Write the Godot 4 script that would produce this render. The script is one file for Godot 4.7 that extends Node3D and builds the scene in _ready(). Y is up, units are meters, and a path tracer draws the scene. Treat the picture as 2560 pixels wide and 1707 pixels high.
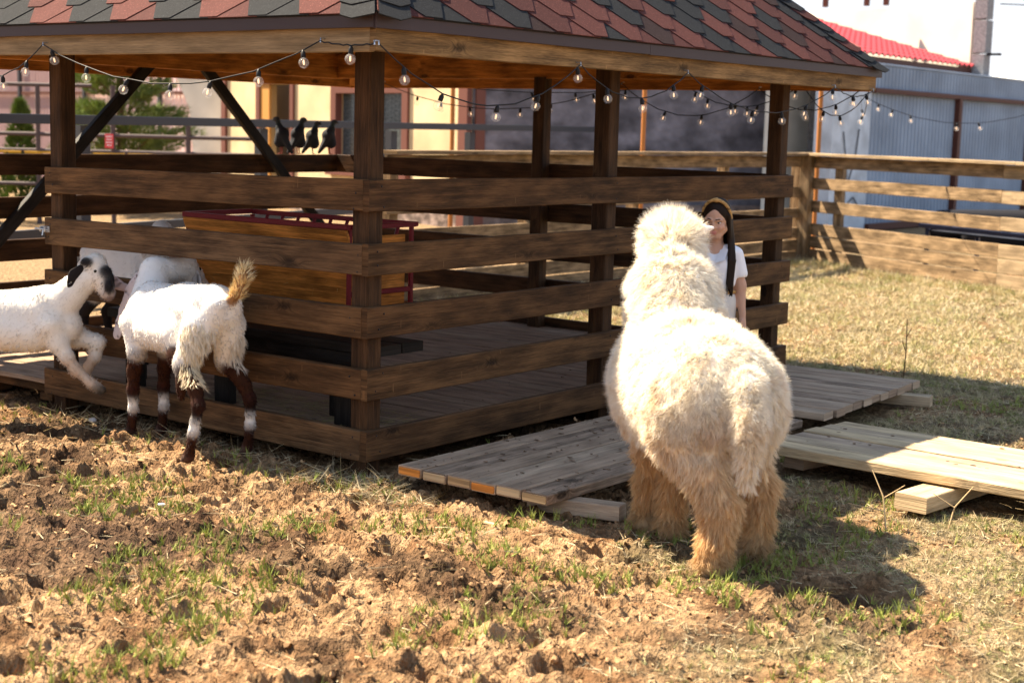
extends Node3D
# A petting-farm yard: a square timber gazebo with a shingled hip roof, goats, an alpaca and a girl, rail fences and farm buildings behind.
# X runs along the gazebo's goat side, Z along its long shaded side, the near corner post stands at the origin.

const SUN_DIR := Vector3(0.612, -0.787, -0.085)
var M := {}
var T := {}
var rng := RandomNumberGenerator.new()
var n_soil := FastNoiseLite.new()
var n_big := FastNoiseLite.new()
var n_cell := FastNoiseLite.new()
var n_fine := FastNoiseLite.new()
var taken := {}

func _ready() -> void:
	rng.seed = 7
	camera_and_sky()
	noises()
	make_materials()
	ground()
	gazebo()
	perimeter_fence()
	boardwalks()
	background()
	feeder()
	string_lights()
	alpaca()
	goats()
	girl()
	pigeons()
	vegetation()
	small_things()

func camera_and_sky() -> void:
	var cam := Camera3D.new()
	cam.name = "camera"
	add_child(cam)
	cam.transform = Transform3D(Basis(Vector3(0.79328717, 0.02609866, -0.60828804), Vector3(-0.10529068, 0.98990864, -0.09484069), Vector3(0.59967437, 0.13928297, 0.78802976)), Vector3(4.9129, 1.6725, 5.3127))
	var at := CameraAttributesPhysical.new()
	at.frustum_focal_length = 53.453
	at.frustum_focus_distance = 7.3
	at.frustum_near = 0.1
	at.frustum_far = 600.0
	at.exposure_aperture = 3.2
	cam.attributes = at
	cam.fov = 25.3
	cam.near = 0.1
	cam.far = 600.0
	cam.current = true
	var sky_mat := ProceduralSkyMaterial.new()
	sky_mat.sky_top_color = Color(0.62, 0.71, 0.84)
	sky_mat.sky_horizon_color = Color(0.95, 0.95, 0.95)
	sky_mat.sky_curve = 0.16
	sky_mat.ground_bottom_color = Color(0.30, 0.25, 0.20)
	sky_mat.ground_horizon_color = Color(0.62, 0.60, 0.58)
	sky_mat.sun_angle_max = 8.0
	sky_mat.sky_energy_multiplier = 1.0
	var sky := Sky.new()
	sky.sky_material = sky_mat
	var env := Environment.new()
	env.background_mode = Environment.BG_SKY
	env.sky = sky
	env.background_energy_multiplier = 0.37
	env.tonemap_mode = Environment.TONE_MAPPER_LINEAR
	env.tonemap_exposure = 4.1
	env.sdfgi_enabled = true
	env.ssao_enabled = true
	env.ssil_enabled = true
	var we := WorldEnvironment.new()
	we.name = "world_environment"
	we.environment = env
	add_child(we)
	var sun := DirectionalLight3D.new()
	sun.name = "sun"
	sun.light_color = Color(1.0, 0.93, 0.82)
	sun.light_energy = 1.6
	sun.light_angular_distance = 0.55
	sun.shadow_enabled = true
	add_child(sun)
	sun.look_at_from_position(Vector3.ZERO, SUN_DIR, Vector3(0, 0, 1))

func noises() -> void:
	n_soil.seed = 11
	n_soil.noise_type = FastNoiseLite.TYPE_SIMPLEX
	n_soil.frequency = 2.6
	n_soil.fractal_type = FastNoiseLite.FRACTAL_FBM
	n_soil.fractal_octaves = 4
	n_big.seed = 23
	n_big.noise_type = FastNoiseLite.TYPE_SIMPLEX
	n_big.frequency = 0.45
	n_big.fractal_octaves = 3
	n_cell.seed = 5
	n_cell.noise_type = FastNoiseLite.TYPE_CELLULAR
	n_cell.cellular_jitter = 1.0
	n_cell.cellular_return_type = FastNoiseLite.RETURN_DISTANCE
	n_cell.frequency = 4.6
	n_cell.fractal_type = FastNoiseLite.FRACTAL_NONE
	n_cell.domain_warp_enabled = true
	n_cell.domain_warp_amplitude = 0.09
	n_cell.domain_warp_frequency = 5.0
	n_fine.seed = 3
	n_fine.noise_type = FastNoiseLite.TYPE_SIMPLEX
	n_fine.frequency = 13.0
	n_fine.fractal_octaves = 3

# ---------------------------------------------------------------- helpers
func numbered(called: String) -> String:
	if not taken.has(called):
		taken[called] = 0
		return called
	taken[called] += 1
	return "%s_%03d" % [called, taken[called]]

func tag(o: Node, label: String, category: String, group := "", kind := "") -> void:
	if label != "":
		o.set_meta("label", label)
	if category != "":
		o.set_meta("category", category)
	if group != "":
		o.set_meta("group", group)
	if kind != "":
		o.set_meta("kind", kind)

func thing(called: String, label: String, category: String, at := Vector3.ZERO, group := "", turn := 0.0) -> Node3D:
	var o := Node3D.new()
	o.name = numbered(called)
	add_child(o)
	o.position = at
	o.rotation.y = turn
	tag(o, label, category, group)
	return o

# puts a mesh under a parent at a place given in the world
func put(parent: Node, called: String, mesh: Mesh, m: Material, xf := Transform3D.IDENTITY) -> MeshInstance3D:
	var o := MeshInstance3D.new()
	o.name = numbered(called) if parent == self else called
	o.mesh = mesh
	if m:
		o.material_override = m
	parent.add_child(o, true)
	if parent == self:
		o.transform = xf
	else:
		o.transform = (parent as Node3D).global_transform.affine_inverse() * xf
	return o

# the same, in the parent's own axes
func put_local(parent: Node3D, called: String, mesh: Mesh, m: Material, xf := Transform3D.IDENTITY) -> MeshInstance3D:
	var o := MeshInstance3D.new()
	o.name = called
	o.mesh = mesh
	o.material_override = m
	parent.add_child(o, true)
	o.transform = xf
	return o

func arrays_mesh(v: PackedVector3Array, n: PackedVector3Array, uv: PackedVector2Array, idx: PackedInt32Array, col := PackedColorArray()) -> ArrayMesh:
	if idx.size() < 400000:
		for i in range(0, idx.size(), 3):
			var ia := idx[i]
			if (v[idx[i + 2]] - v[ia]).cross(v[idx[i + 1]] - v[ia]).dot(n[ia]) < 0.0:
				var sw := idx[i + 1]
				idx[i + 1] = idx[i + 2]
				idx[i + 2] = sw
	var a := []
	a.resize(Mesh.ARRAY_MAX)
	a[Mesh.ARRAY_VERTEX] = v
	a[Mesh.ARRAY_NORMAL] = n
	if uv.size() > 0:
		a[Mesh.ARRAY_TEX_UV] = uv
	if col.size() > 0:
		a[Mesh.ARRAY_COLOR] = col
	a[Mesh.ARRAY_INDEX] = idx
	var me := ArrayMesh.new()
	me.add_surface_from_arrays(Mesh.PRIMITIVE_TRIANGLES, a)
	return me

# a SurfaceTool with normals set, its triangles turned so that they face along them
func fixed(st: SurfaceTool) -> ArrayMesh:
	var a := st.commit_to_arrays()
	var v: PackedVector3Array = a[Mesh.ARRAY_VERTEX]
	var n: PackedVector3Array = a[Mesh.ARRAY_NORMAL]
	var uv := PackedVector2Array()
	if a[Mesh.ARRAY_TEX_UV] != null:
		uv = a[Mesh.ARRAY_TEX_UV]
	var idx := PackedInt32Array()
	if a[Mesh.ARRAY_INDEX] != null:
		idx = a[Mesh.ARRAY_INDEX]
	else:
		for i in v.size():
			idx.append(i)
	return arrays_mesh(v, n, uv, idx)

# a sawn board along x with eased edges and slightly wavering sides; u runs along the grain, one unit = 2 m by 0.5 m
func board_mesh(l: float, h: float, t: float, bev := 0.004, waver := 0.0025, seg_len := 0.5) -> ArrayMesh:
	var v := PackedVector3Array()
	var n := PackedVector3Array()
	var uv := PackedVector2Array()
	var idx := PackedInt32Array()
	var hy := h / 2.0
	var hz := t / 2.0
	var prof := [Vector2(-hy + bev, hz), Vector2(hy - bev, hz), Vector2(hy, hz - bev), Vector2(hy, -hz + bev), Vector2(hy - bev, -hz), Vector2(-hy + bev, -hz), Vector2(-hy, -hz + bev), Vector2(-hy, hz - bev)]
	var ns := maxi(1, int(l / seg_len))
	var ou := rng.randf()
	var ov := rng.randf()
	var wob := []
	for i in ns + 1:
		wob.append([rng.randf_range(-waver, waver), rng.randf_range(-waver, waver), rng.randf_range(-waver, waver)])
	var s := 0.0
	for j in 8:
		var p: Vector2 = prof[j]
		var q: Vector2 = prof[(j + 1) % 8]
		var d := q - p
		var nn := Vector3(0, d.y * -1.0, d.x).normalized()
		if nn.dot(Vector3(0, p.x + q.x, p.y + q.y)) < 0:
			nn = -nn
		var b := v.size()
		for i in ns + 1:
			var x := -l / 2.0 + l * i / ns
			var w: Array = wob[i]
			for e in 2:
				var pp: Vector2 = p if e == 0 else q
				v.append(Vector3(x, pp.x + (w[0] if pp.x > 0 else w[1]), pp.y + w[2]))
				n.append(nn)
				uv.append(Vector2(x / 2.0 + ou, (s + e * d.length()) / 0.5 + ov))
		for i in ns:
			var k := b + i * 2
			idx.append_array([k, k + 2, k + 1, k + 1, k + 2, k + 3])
		s += d.length()
	for side in 2:
		var b := v.size()
		var x: float = l / 2.0 if side == 1 else -l / 2.0
		var w: Array = wob[ns if side == 1 else 0]
		for j in 8:
			var p: Vector2 = prof[j]
			v.append(Vector3(x, p.x + (w[0] if p.x > 0 else w[1]), p.y + w[2]))
			n.append(Vector3(1 if side == 1 else -1, 0, 0))
			uv.append(Vector2(p.y * 0.12 + ou, p.x / 0.5 + ov))
		for j in range(1, 7):
			if side == 1:
				idx.append_array([b, b + j + 1, b + j])
			else:
				idx.append_array([b, b + j, b + j + 1])
	return arrays_mesh(v, n, uv, idx)

func along(a: Vector3, b: Vector3, up := Vector3.UP) -> Transform3D:
	var x := (b - a).normalized()
	var z := x.cross(up).normalized()
	var y := z.cross(x).normalized()
	return Transform3D(Basis(x, y, z), (a + b) / 2.0)

# a board from a to b (its middle line), h high and t thick
func beam(parent: Node, called: String, a: Vector3, b: Vector3, h: float, t: float, m: Material, up := Vector3.UP, bev := 0.004, waver := 0.0025) -> MeshInstance3D:
	return put(parent, called, board_mesh((b - a).length(), h, t, bev, waver), m, along(a, b, up))

# a post standing at p, its grain upright
func post(parent: Node, called: String, p: Vector3, h: float, w: float, m: Material, d := -1.0) -> MeshInstance3D:
	return put(parent, called, board_mesh(h, w, w if d < 0 else d, 0.006, 0.002, 0.7), m, along(p, p + Vector3(0, h, 0), Vector3.RIGHT))

func tube_mesh(pts: PackedVector3Array, radii: PackedFloat32Array, sides := 6, cap := true) -> ArrayMesh:
	var v := PackedVector3Array()
	var n := PackedVector3Array()
	var uv := PackedVector2Array()
	var idx := PackedInt32Array()
	var s := 0.0
	var ref := Vector3(0.31, 0.83, 0.46)
	for i in pts.size():
		var dir: Vector3 = (pts[mini(i + 1, pts.size() - 1)] - pts[maxi(i - 1, 0)]).normalized()
		if i > 0:
			s += pts[i].distance_to(pts[i - 1])
		var x := dir.cross(ref).normalized()
		var y := dir.cross(x).normalized()
		var r: float = radii[mini(i, radii.size() - 1)]
		for j in sides + 1:
			var a := TAU * j / sides
			var d := x * cos(a) + y * sin(a)
			v.append(pts[i] + d * r)
			n.append(d)
			uv.append(Vector2(s, float(j) / sides))
	for i in pts.size() - 1:
		for j in sides:
			var k := i * (sides + 1) + j
			idx.append_array([k, k + 1, k + sides + 1, k + 1, k + sides + 2, k + sides + 1])
	if cap:
		for e in 2:
			var ring := 0 if e == 0 else (pts.size() - 1) * (sides + 1)
			var c := v.size()
			v.append(pts[0 if e == 0 else pts.size() - 1])
			n.append((pts[0] - pts[1]).normalized() if e == 0 else (pts[pts.size() - 1] - pts[pts.size() - 2]).normalized())
			uv.append(Vector2.ZERO)
			for j in sides:
				if e == 0:
					idx.append_array([c, ring + j + 1, ring + j])
				else:
					idx.append_array([c, ring + j, ring + j + 1])
	return arrays_mesh(v, n, uv, idx)

func tube(parent: Node, called: String, pts: Array, r: float, m: Material, sides := 6) -> MeshInstance3D:
	return put(parent, called, tube_mesh(PackedVector3Array(pts), PackedFloat32Array([r]), sides), m)

# round profile turned about y: pairs of radius and height
func lathe(prof: Array, sides := 16) -> ArrayMesh:
	var st := SurfaceTool.new()
	st.begin(Mesh.PRIMITIVE_TRIANGLES)
	st.set_smooth_group(0)
	for i in prof.size() - 1:
		var p: Vector2 = prof[i]
		var q: Vector2 = prof[i + 1]
		for j in sides:
			var a := TAU * j / sides
			var b := TAU * (j + 1) / sides
			var p0 := Vector3(p.x * cos(a), p.y, p.x * sin(a))
			var p1 := Vector3(p.x * cos(b), p.y, p.x * sin(b))
			var q0 := Vector3(q.x * cos(a), q.y, q.x * sin(a))
			var q1 := Vector3(q.x * cos(b), q.y, q.x * sin(b))
			if p.x > 0.00001:
				for w in [p0, p1, q1]:
					st.add_vertex(w)
			if q.x > 0.00001:
				for w in [p0, q1, q0]:
					st.add_vertex(w)
	st.index()
	st.generate_normals()
	return st.commit()

# flat quad sheets and boxes collected into one mesh
func quad(st: SurfaceTool, a: Vector3, b: Vector3, c: Vector3, d: Vector3, uv_scale := 1.0) -> void:
	var n := (b - a).cross(d - a).normalized()
	var w := a.distance_to(b) * uv_scale
	var h := a.distance_to(d) * uv_scale
	var ps := [a, b, c, a, c, d]
	var us := [Vector2(0, 0), Vector2(w, 0), Vector2(w, h), Vector2(0, 0), Vector2(w, h), Vector2(0, h)]
	for i in 6:
		st.set_normal(n)
		st.set_uv(us[i])
		st.add_vertex(ps[i])

func out_quad(st: SurfaceTool, a: Vector3, b: Vector3, c: Vector3, d: Vector3, inside: Vector3) -> void:
	if (b - a).cross(d - a).dot((a + c) / 2 - inside) < 0:
		quad(st, b, a, d, c)
	else:
		quad(st, a, b, c, d)

func box_mesh(size: Vector3) -> ArrayMesh:
	return board_mesh(size.x, size.y, size.z, minf(0.004, minf(size.y, size.z) * 0.2), 0.0, 100.0)

func box(parent: Node, called: String, c: Vector3, size: Vector3, m: Material, turn := 0.0) -> MeshInstance3D:
	return put(parent, called, box_mesh(size), m, Transform3D(Basis(Vector3.UP, turn), c))

func lin(r: float, g: float, b: float) -> Color:
	return Color(r, g, b).linear_to_srgb()

# ---------------------------------------------------------------- bodies: tapered capsules and ellipsoids joined by a smooth minimum, meshed as surface nets
# a primitive is [kind, a, b, ra, rb, colour] for a capsule, or ["e", centre, radii, basis, 0, colour]; kind "c" adds, "x" carves
func nets(prims: Array, cell: float, k: float, blend := 0.012) -> Dictionary:
	var lo := Vector3(1e9, 1e9, 1e9)
	var hi := -lo
	var bl := []
	for p in prims:
		var a: Vector3
		var b: Vector3
		if p[0] == "e":
			var r: Vector3 = p[2]
			var m := maxf(r.x, maxf(r.y, r.z))
			a = p[1] - Vector3.ONE * m
			b = p[1] + Vector3.ONE * m
		else:
			var pa: Vector3 = p[1]
			var pb: Vector3 = p[2]
			a = pa.min(pb) - Vector3.ONE * maxf(p[3], p[4])
			b = pa.max(pb) + Vector3.ONE * maxf(p[3], p[4])
		bl.append([a, b])
		if p[0] != "x":
			lo = lo.min(a)
			hi = hi.max(b)
	var pad := cell * 3.0
	lo -= Vector3.ONE * pad
	hi += Vector3.ONE * pad
	var nx := int((hi.x - lo.x) / cell) + 2
	var ny := int((hi.y - lo.y) / cell) + 2
	var nz := int((hi.z - lo.z) / cell) + 2
	var f := PackedFloat32Array()
	f.resize(nx * ny * nz)
	f.fill(1.0)
	var sy := nx
	var sz := nx * ny
	for q in prims.size():
		var p: Array = prims[q]
		var mrg := k + cell * 2.0
		var i0 := maxi(0, int((bl[q][0].x - mrg - lo.x) / cell))
		var i1 := mini(nx - 1, int((bl[q][1].x + mrg - lo.x) / cell) + 1)
		var j0 := maxi(0, int((bl[q][0].y - mrg - lo.y) / cell))
		var j1 := mini(ny - 1, int((bl[q][1].y + mrg - lo.y) / cell) + 1)
		var k0 := maxi(0, int((bl[q][0].z - mrg - lo.z) / cell))
		var k1 := mini(nz - 1, int((bl[q][1].z + mrg - lo.z) / cell) + 1)
		var is_e: bool = p[0] == "e"
		var carve: bool = p[0] == "x"
		var a: Vector3 = p[1]
		var ba := Vector3.ZERO
		var inv := 0.0
		var ra := 0.0
		var dr := 0.0
		var ib := Basis.IDENTITY
		var er := Vector3.ONE
		if is_e:
			er = p[2]
			ib = (p[3] as Basis).inverse()
		else:
			ba = p[2] - a
			inv = 1.0 / maxf(ba.length_squared(), 1e-8)
			ra = p[3]
			dr = p[4] - p[3]
		for kk in range(k0, k1 + 1):
			for jj in range(j0, j1 + 1):
				var at := i0 + jj * sy + kk * sz
				var pt := Vector3(lo.x + i0 * cell, lo.y + jj * cell, lo.z + kk * cell) - a
				for ii in range(i0, i1 + 1):
					var d: float
					if is_e:
						var e := (ib * pt) / er
						var l0 := e.length()
						var l1 := (e / er).length()
						d = l0 * (l0 - 1.0) / maxf(l1, 1e-6) if l0 > 0.001 else -minf(er.x, minf(er.y, er.z))
					else:
						var h := clampf(pt.dot(ba) * inv, 0.0, 1.0)
						d = (pt - ba * h).length() - ra - dr * h
					var o := f[at]
					if carve:
						var g := -d
						var hh := maxf(k - absf(o - g), 0.0)
						f[at] = maxf(o, g) + hh * hh / (4.0 * k)
					elif d < o + k:
						var hh := maxf(k - absf(o - d), 0.0)
						f[at] = minf(o, d) - hh * hh / (4.0 * k)
					at += 1
					pt.x += cell
	# one vertex per crossed cell
	var vid := PackedInt32Array()
	vid.resize(nx * ny * nz)
	vid.fill(-1)
	var v := PackedVector3Array()
	var idx := PackedInt32Array()
	var lim := cell * 2.0
	var corner := [0, 1, sy, sy + 1, sz, sz + 1, sz + sy, sz + sy + 1]
	var cpos := [Vector3(0, 0, 0), Vector3(1, 0, 0), Vector3(0, 1, 0), Vector3(1, 1, 0), Vector3(0, 0, 1), Vector3(1, 0, 1), Vector3(0, 1, 1), Vector3(1, 1, 1)]
	var edges := [[0, 1], [2, 3], [4, 5], [6, 7], [0, 2], [1, 3], [4, 6], [5, 7], [0, 4], [1, 5], [2, 6], [3, 7]]
	for kk in nz - 1:
		for jj in ny - 1:
			var row := jj * sy + kk * sz
			for ii in nx - 1:
				var f0 := f[row + ii]
				if f0 > lim or f0 < -lim:
					continue
				var c := row + ii
				var inside := 0
				for q in 8:
					if f[c + corner[q]] < 0.0:
						inside += 1
				if inside == 0 or inside == 8:
					continue
				var s := Vector3.ZERO
				var n := 0
				for e in edges:
					var fa: float = f[c + corner[e[0]]]
					var fb: float = f[c + corner[e[1]]]
					if (fa < 0.0) != (fb < 0.0):
						s += (cpos[e[0]] as Vector3).lerp(cpos[e[1]], fa / (fa - fb))
						n += 1
				vid[c] = v.size()
				v.append(lo + (Vector3(ii, jj, kk) + s / n) * cell)
	for kk in range(1, nz - 1):
		for jj in range(1, ny - 1):
			var row := jj * sy + kk * sz
			for ii in range(1, nx - 1):
				var c := row + ii
				var f0 := f[c]
				if f0 > lim or f0 < -lim:
					continue
				for ax in 3:
					var st: int = [1, sy, sz][ax]
					var f1 := f[c + st]
					if (f0 < 0.0) == (f1 < 0.0):
						continue
					var u: int = [sy, sz, 1][ax]
					var w: int = [sz, 1, sy][ax]
					var a := vid[c]
					var b := vid[c - u]
					var d := vid[c - u - w]
					var e := vid[c - w]
					if a < 0 or b < 0 or d < 0 or e < 0:
						continue
					if f0 < 0.0:
						idx.append_array([a, d, b, a, e, d])
					else:
						idx.append_array([a, b, d, a, d, e])
	# normals from the faces
	var n := PackedVector3Array()
	n.resize(v.size())
	for i in range(0, idx.size(), 3):
		var g := (v[idx[i + 2]] - v[idx[i]]).cross(v[idx[i + 1]] - v[idx[i]])
		n[idx[i]] += g
		n[idx[i + 1]] += g
		n[idx[i + 2]] += g
	for i in n.size():
		n[i] = n[i].normalized()
	# colours: the nearest primitives, softly mixed
	var col := PackedColorArray()
	col.resize(v.size())
	for i in v.size():
		var sum := Color(0, 0, 0, 0)
		var tot := 0.0
		for q in prims.size():
			var p: Array = prims[q]
			if p[0] == "x":
				continue
			var lob: Vector3 = bl[q][0]
			var hib: Vector3 = bl[q][1]
			var x := v[i]
			if x.x < lob.x - 0.05 or x.x > hib.x + 0.05 or x.y < lob.y - 0.05 or x.y > hib.y + 0.05 or x.z < lob.z - 0.05 or x.z > hib.z + 0.05:
				continue
			var d: float
			if p[0] == "e":
				var er: Vector3 = p[2]
				var e: Vector3 = ((p[3] as Basis).inverse() * (x - (p[1] as Vector3))) / er
				var l0 := e.length()
				d = l0 * (l0 - 1.0) / maxf((e / er).length(), 1e-6)
			else:
				var ba: Vector3 = p[2] - p[1]
				var h: float = clampf((x - p[1]).dot(ba) / maxf(ba.length_squared(), 1e-8), 0, 1)
				d = (x - p[1] - ba * h).length() - lerpf(p[3], p[4], h)
			var wgt := exp(-d / blend)
			sum += (p[5] as Color) * wgt
			tot += wgt
		col[i] = sum / tot if tot > 0.0 else Color(0.8, 0.8, 0.8)
		col[i].a = 1.0
	return {"v": v, "n": n, "c": col, "i": idx}

func flesh(parent: Node3D, called: String, b: Dictionary, m: Material) -> MeshInstance3D:
	# vertices are in the parent's axes
	return put_local(parent, called, arrays_mesh(b.v, b.n, PackedVector2Array(), b.i, b.c), m)

# a tuft one unit tall: tapering, bent blades
func tuft_mesh(blades: int, spread: float, bend: float, width: float, segs: int, sd: int, gather := 0.0) -> ArrayMesh:
	var r := RandomNumberGenerator.new()
	r.seed = sd
	var v := PackedVector3Array()
	var n := PackedVector3Array()
	var idx := PackedInt32Array()
	for b in blades:
		var yaw := r.randf() * TAU
		var lean := r.randf() * spread
		var dirh := Vector3(cos(yaw), 0, sin(yaw))
		var sidev := Vector3(-sin(yaw), 0, cos(yaw)).rotated(Vector3.UP, r.randf_range(-0.8, 0.8))
		var root := Vector3(r.randf_range(-1, 1), 0, r.randf_range(-1, 1)) * spread * 0.25
		var len := r.randf_range(0.65, 1.0)
		var bd := bend * r.randf_range(0.4, 1.3)
		var base := v.size()
		var prev := root
		for s in segs + 1:
			var t := float(s) / segs
			var p := root * (1.0 - gather * t) + Vector3(0, len * t * (1.0 - 0.25 * bd * t), 0) + dirh * (lean * t * (1.0 - gather * t) + bd * t * t * (1.0 - gather)) * len + Vector3(1, 0, 0) * gather * bend * t * t
			var w := width * (1.0 - t * 0.85)
			var tang := (p - prev).normalized() if s > 0 else Vector3.UP
			var nn := sidev.cross(tang).normalized()
			v.append(p - sidev * w)
			v.append(p + sidev * w)
			n.append(nn)
			n.append(nn)
			prev = p
		for s in segs:
			var q := base + s * 2
			idx.append_array([q, q + 1, q + 2, q + 1, q + 3, q + 2])
	return arrays_mesh(v, n, PackedVector2Array(), idx)

# points spread evenly by area: [position, normal, colour]
func spread_on(b: Dictionary, count: int, r: RandomNumberGenerator) -> Array:
	var v: PackedVector3Array = b.v
	var n: PackedVector3Array = b.n
	var c: PackedColorArray = b.c
	var ix: PackedInt32Array = b.i
	var acc := PackedFloat32Array()
	var tot := 0.0
	for i in range(0, ix.size(), 3):
		tot += (v[ix[i + 1]] - v[ix[i]]).cross(v[ix[i + 2]] - v[ix[i]]).length()
		acc.append(tot)
	var out := []
	for q in count:
		var t := acc.bsearch(r.randf() * tot)
		if t >= acc.size():
			t = acc.size() - 1
		var u := r.randf()
		var w := r.randf()
		if u + w > 1.0:
			u = 1.0 - u
			w = 1.0 - w
		var i0 := ix[t * 3]
		var i1 := ix[t * 3 + 1]
		var i2 := ix[t * 3 + 2]
		out.append([v[i0] + (v[i1] - v[i0]) * u + (v[i2] - v[i0]) * w, (n[i0] + (n[i1] - n[i0]) * u + (n[i2] - n[i0]) * w).normalized(), c[i0]])
	return out

# hair leans along dir but always leaves the skin
func off_skin(dir: Vector3, n: Vector3, least: float) -> Vector3:
	var d := dir.normalized()
	var c := d.dot(n)
	return d if c >= least else (d + n * (least - c) * 1.25).normalized()

# copies of a mesh; each entry is [transform, colour]
func many(parent: Node, called: String, mesh: Mesh, m: Material, list: Array) -> MultiMeshInstance3D:
	var mm := MultiMesh.new()
	mm.transform_format = MultiMesh.TRANSFORM_3D
	mm.use_colors = true
	mm.mesh = mesh
	mm.instance_count = list.size()
	for i in list.size():
		mm.set_instance_transform(i, list[i][0])
		mm.set_instance_color(i, list[i][1])
	var o := MultiMeshInstance3D.new()
	o.name = numbered(called) if parent == self else called
	o.multimesh = mm
	o.material_override = m
	parent.add_child(o, true)
	o.set_meta("kind", "stuff")
	return o

func tuft_xf(p: Vector3, dir: Vector3, len: float, wid: float, r: RandomNumberGenerator) -> Transform3D:
	var y := dir.normalized()
	var x := y.cross(Vector3(0.3, 0.9, 0.27) if absf(y.y) < 0.9 else Vector3(1, 0, 0)).normalized()
	x = x.rotated(y, r.randf() * TAU)
	var z := x.cross(y).normalized()
	return Transform3D(Basis(x * wid, y * len, z * wid), p)

# ---------------------------------------------------------------- materials (all computed)
func grain_image(sd: int, w: int, h: int, knots: int, drips: int, lo: float, amp := 1.0) -> Image:
	var im := Image.create(w, h, false, Image.FORMAT_RGB8)
	var a := FastNoiseLite.new()
	a.seed = sd
	a.frequency = 1.0
	a.fractal_octaves = 3
	var b := FastNoiseLite.new()
	b.seed = sd + 1
	b.frequency = 1.0
	b.fractal_octaves = 2
	var r := RandomNumberGenerator.new()
	r.seed = sd
	var kn := []
	for i in knots:
		kn.append([r.randf() * w, r.randf_range(0.1, 0.9) * h, r.randf_range(7, 15) * w / 1024.0, r.randf_range(0.6, 1.3)])
	for y in h:
		for x in w:
			var fx := float(x) / w
			var fy := float(y) / h
			# wrap along u by blending the two ends
			var bend := 0.0
			var dark := 0.0
			for q in kn:
				var dx: float = (x - q[0]) / (q[2] * 2.6)
				var dy: float = (y - q[1]) / (q[2] * 1.0)
				var d := dx * dx + dy * dy
				if d < 9.0:
					bend += exp(-d * 0.7) * 0.07 * signf(dy) * q[3]
					dark += exp(-d * d * 1.6) * 0.75 * q[3]
			var yy := fy + bend
			var long := a.get_noise_2d(fx * 5.0, yy * 46.0) * 0.5 + a.get_noise_2d(fx * 2.2 + 40.0, yy * 14.0) * 0.55
			var fib := b.get_noise_2d(fx * 22.0, yy * 190.0)
			var patch := b.get_noise_2d(fx * 5.0 + 90.0, fy * 4.0)
			if fx > 0.82:
				# fade into what lies before the left edge, so that the grain runs on
				var gx := fx - 1.0
				var t := smoothstep(0.82, 1.0, fx)
				long = lerpf(long, a.get_noise_2d(gx * 5.0, yy * 46.0) * 0.5 + a.get_noise_2d(gx * 2.2 + 40.0, yy * 14.0) * 0.55, t)
				fib = lerpf(fib, b.get_noise_2d(gx * 22.0, yy * 190.0), t)
				patch = lerpf(patch, b.get_noise_2d(gx * 5.0 + 90.0, fy * 4.0), t)
			var v := 0.78 + (1.0 - amp) * 0.12 + (long * 0.30 + fib * 0.17 + patch * 0.24 - dark * 0.28) * amp
			v = clampf(v, lo, 1.0)
			im.set_pixel(x, y, Color(v, v * (0.97 + 0.03 * v), v * (0.93 + 0.06 * v)))
	for i in drips:
		var px := r.randi_range(4, w - 8)
		var py := r.randi_range(0, h - 40)
		var len := r.randi_range(3, 22)
		for k in len:
			im.set_pixel(px, py + k, Color(1, 1, 1))
			if len > 14:
				im.set_pixel(px + 1, py + k, Color(1, 1, 0.97))
	return im

func grey_noise(sd: int, size: int, freq: float, oct: int, lo: float, hi: float, type := FastNoiseLite.TYPE_SIMPLEX, gain := 0.5) -> Image:
	var n := FastNoiseLite.new()
	n.fractal_gain = gain
	n.seed = sd
	n.noise_type = type
	n.frequency = freq
	n.fractal_octaves = oct
	var src := n.get_seamless_image(size, size)
	src.convert(Image.FORMAT_RGB8)
	var d := src.get_data()
	var span := hi - lo
	for i in d.size():
		d[i] = int(255.0 * lo + d[i] * span)
	return Image.create_from_data(size, size, false, Image.FORMAT_RGB8, d)

func normal_of(im: Image, strength: float) -> ImageTexture:
	var c: Image = im.duplicate()
	c.convert(Image.FORMAT_RGBA8)
	c.bump_map_to_normal_map(strength)
	return ImageTexture.create_from_image(c)

func mat(color: Color, rough := 0.8, tex: Texture2D = null, nrm: Texture2D = null, nscale := 1.0, metal := 0.0, spec := 0.28) -> StandardMaterial3D:
	var m := StandardMaterial3D.new()
	m.albedo_color = color
	m.roughness = rough
	m.metallic = metal
	m.metallic_specular = spec
	if tex:
		m.albedo_texture = tex
	if nrm:
		m.normal_enabled = true
		m.normal_texture = nrm
		m.normal_scale = nscale
	return m

func tri(m: StandardMaterial3D, s: float) -> StandardMaterial3D:
	m.uv1_triplanar = true
	m.uv1_world_triplanar = true
	m.uv1_scale = Vector3(s, s, s)
	return m

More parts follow.
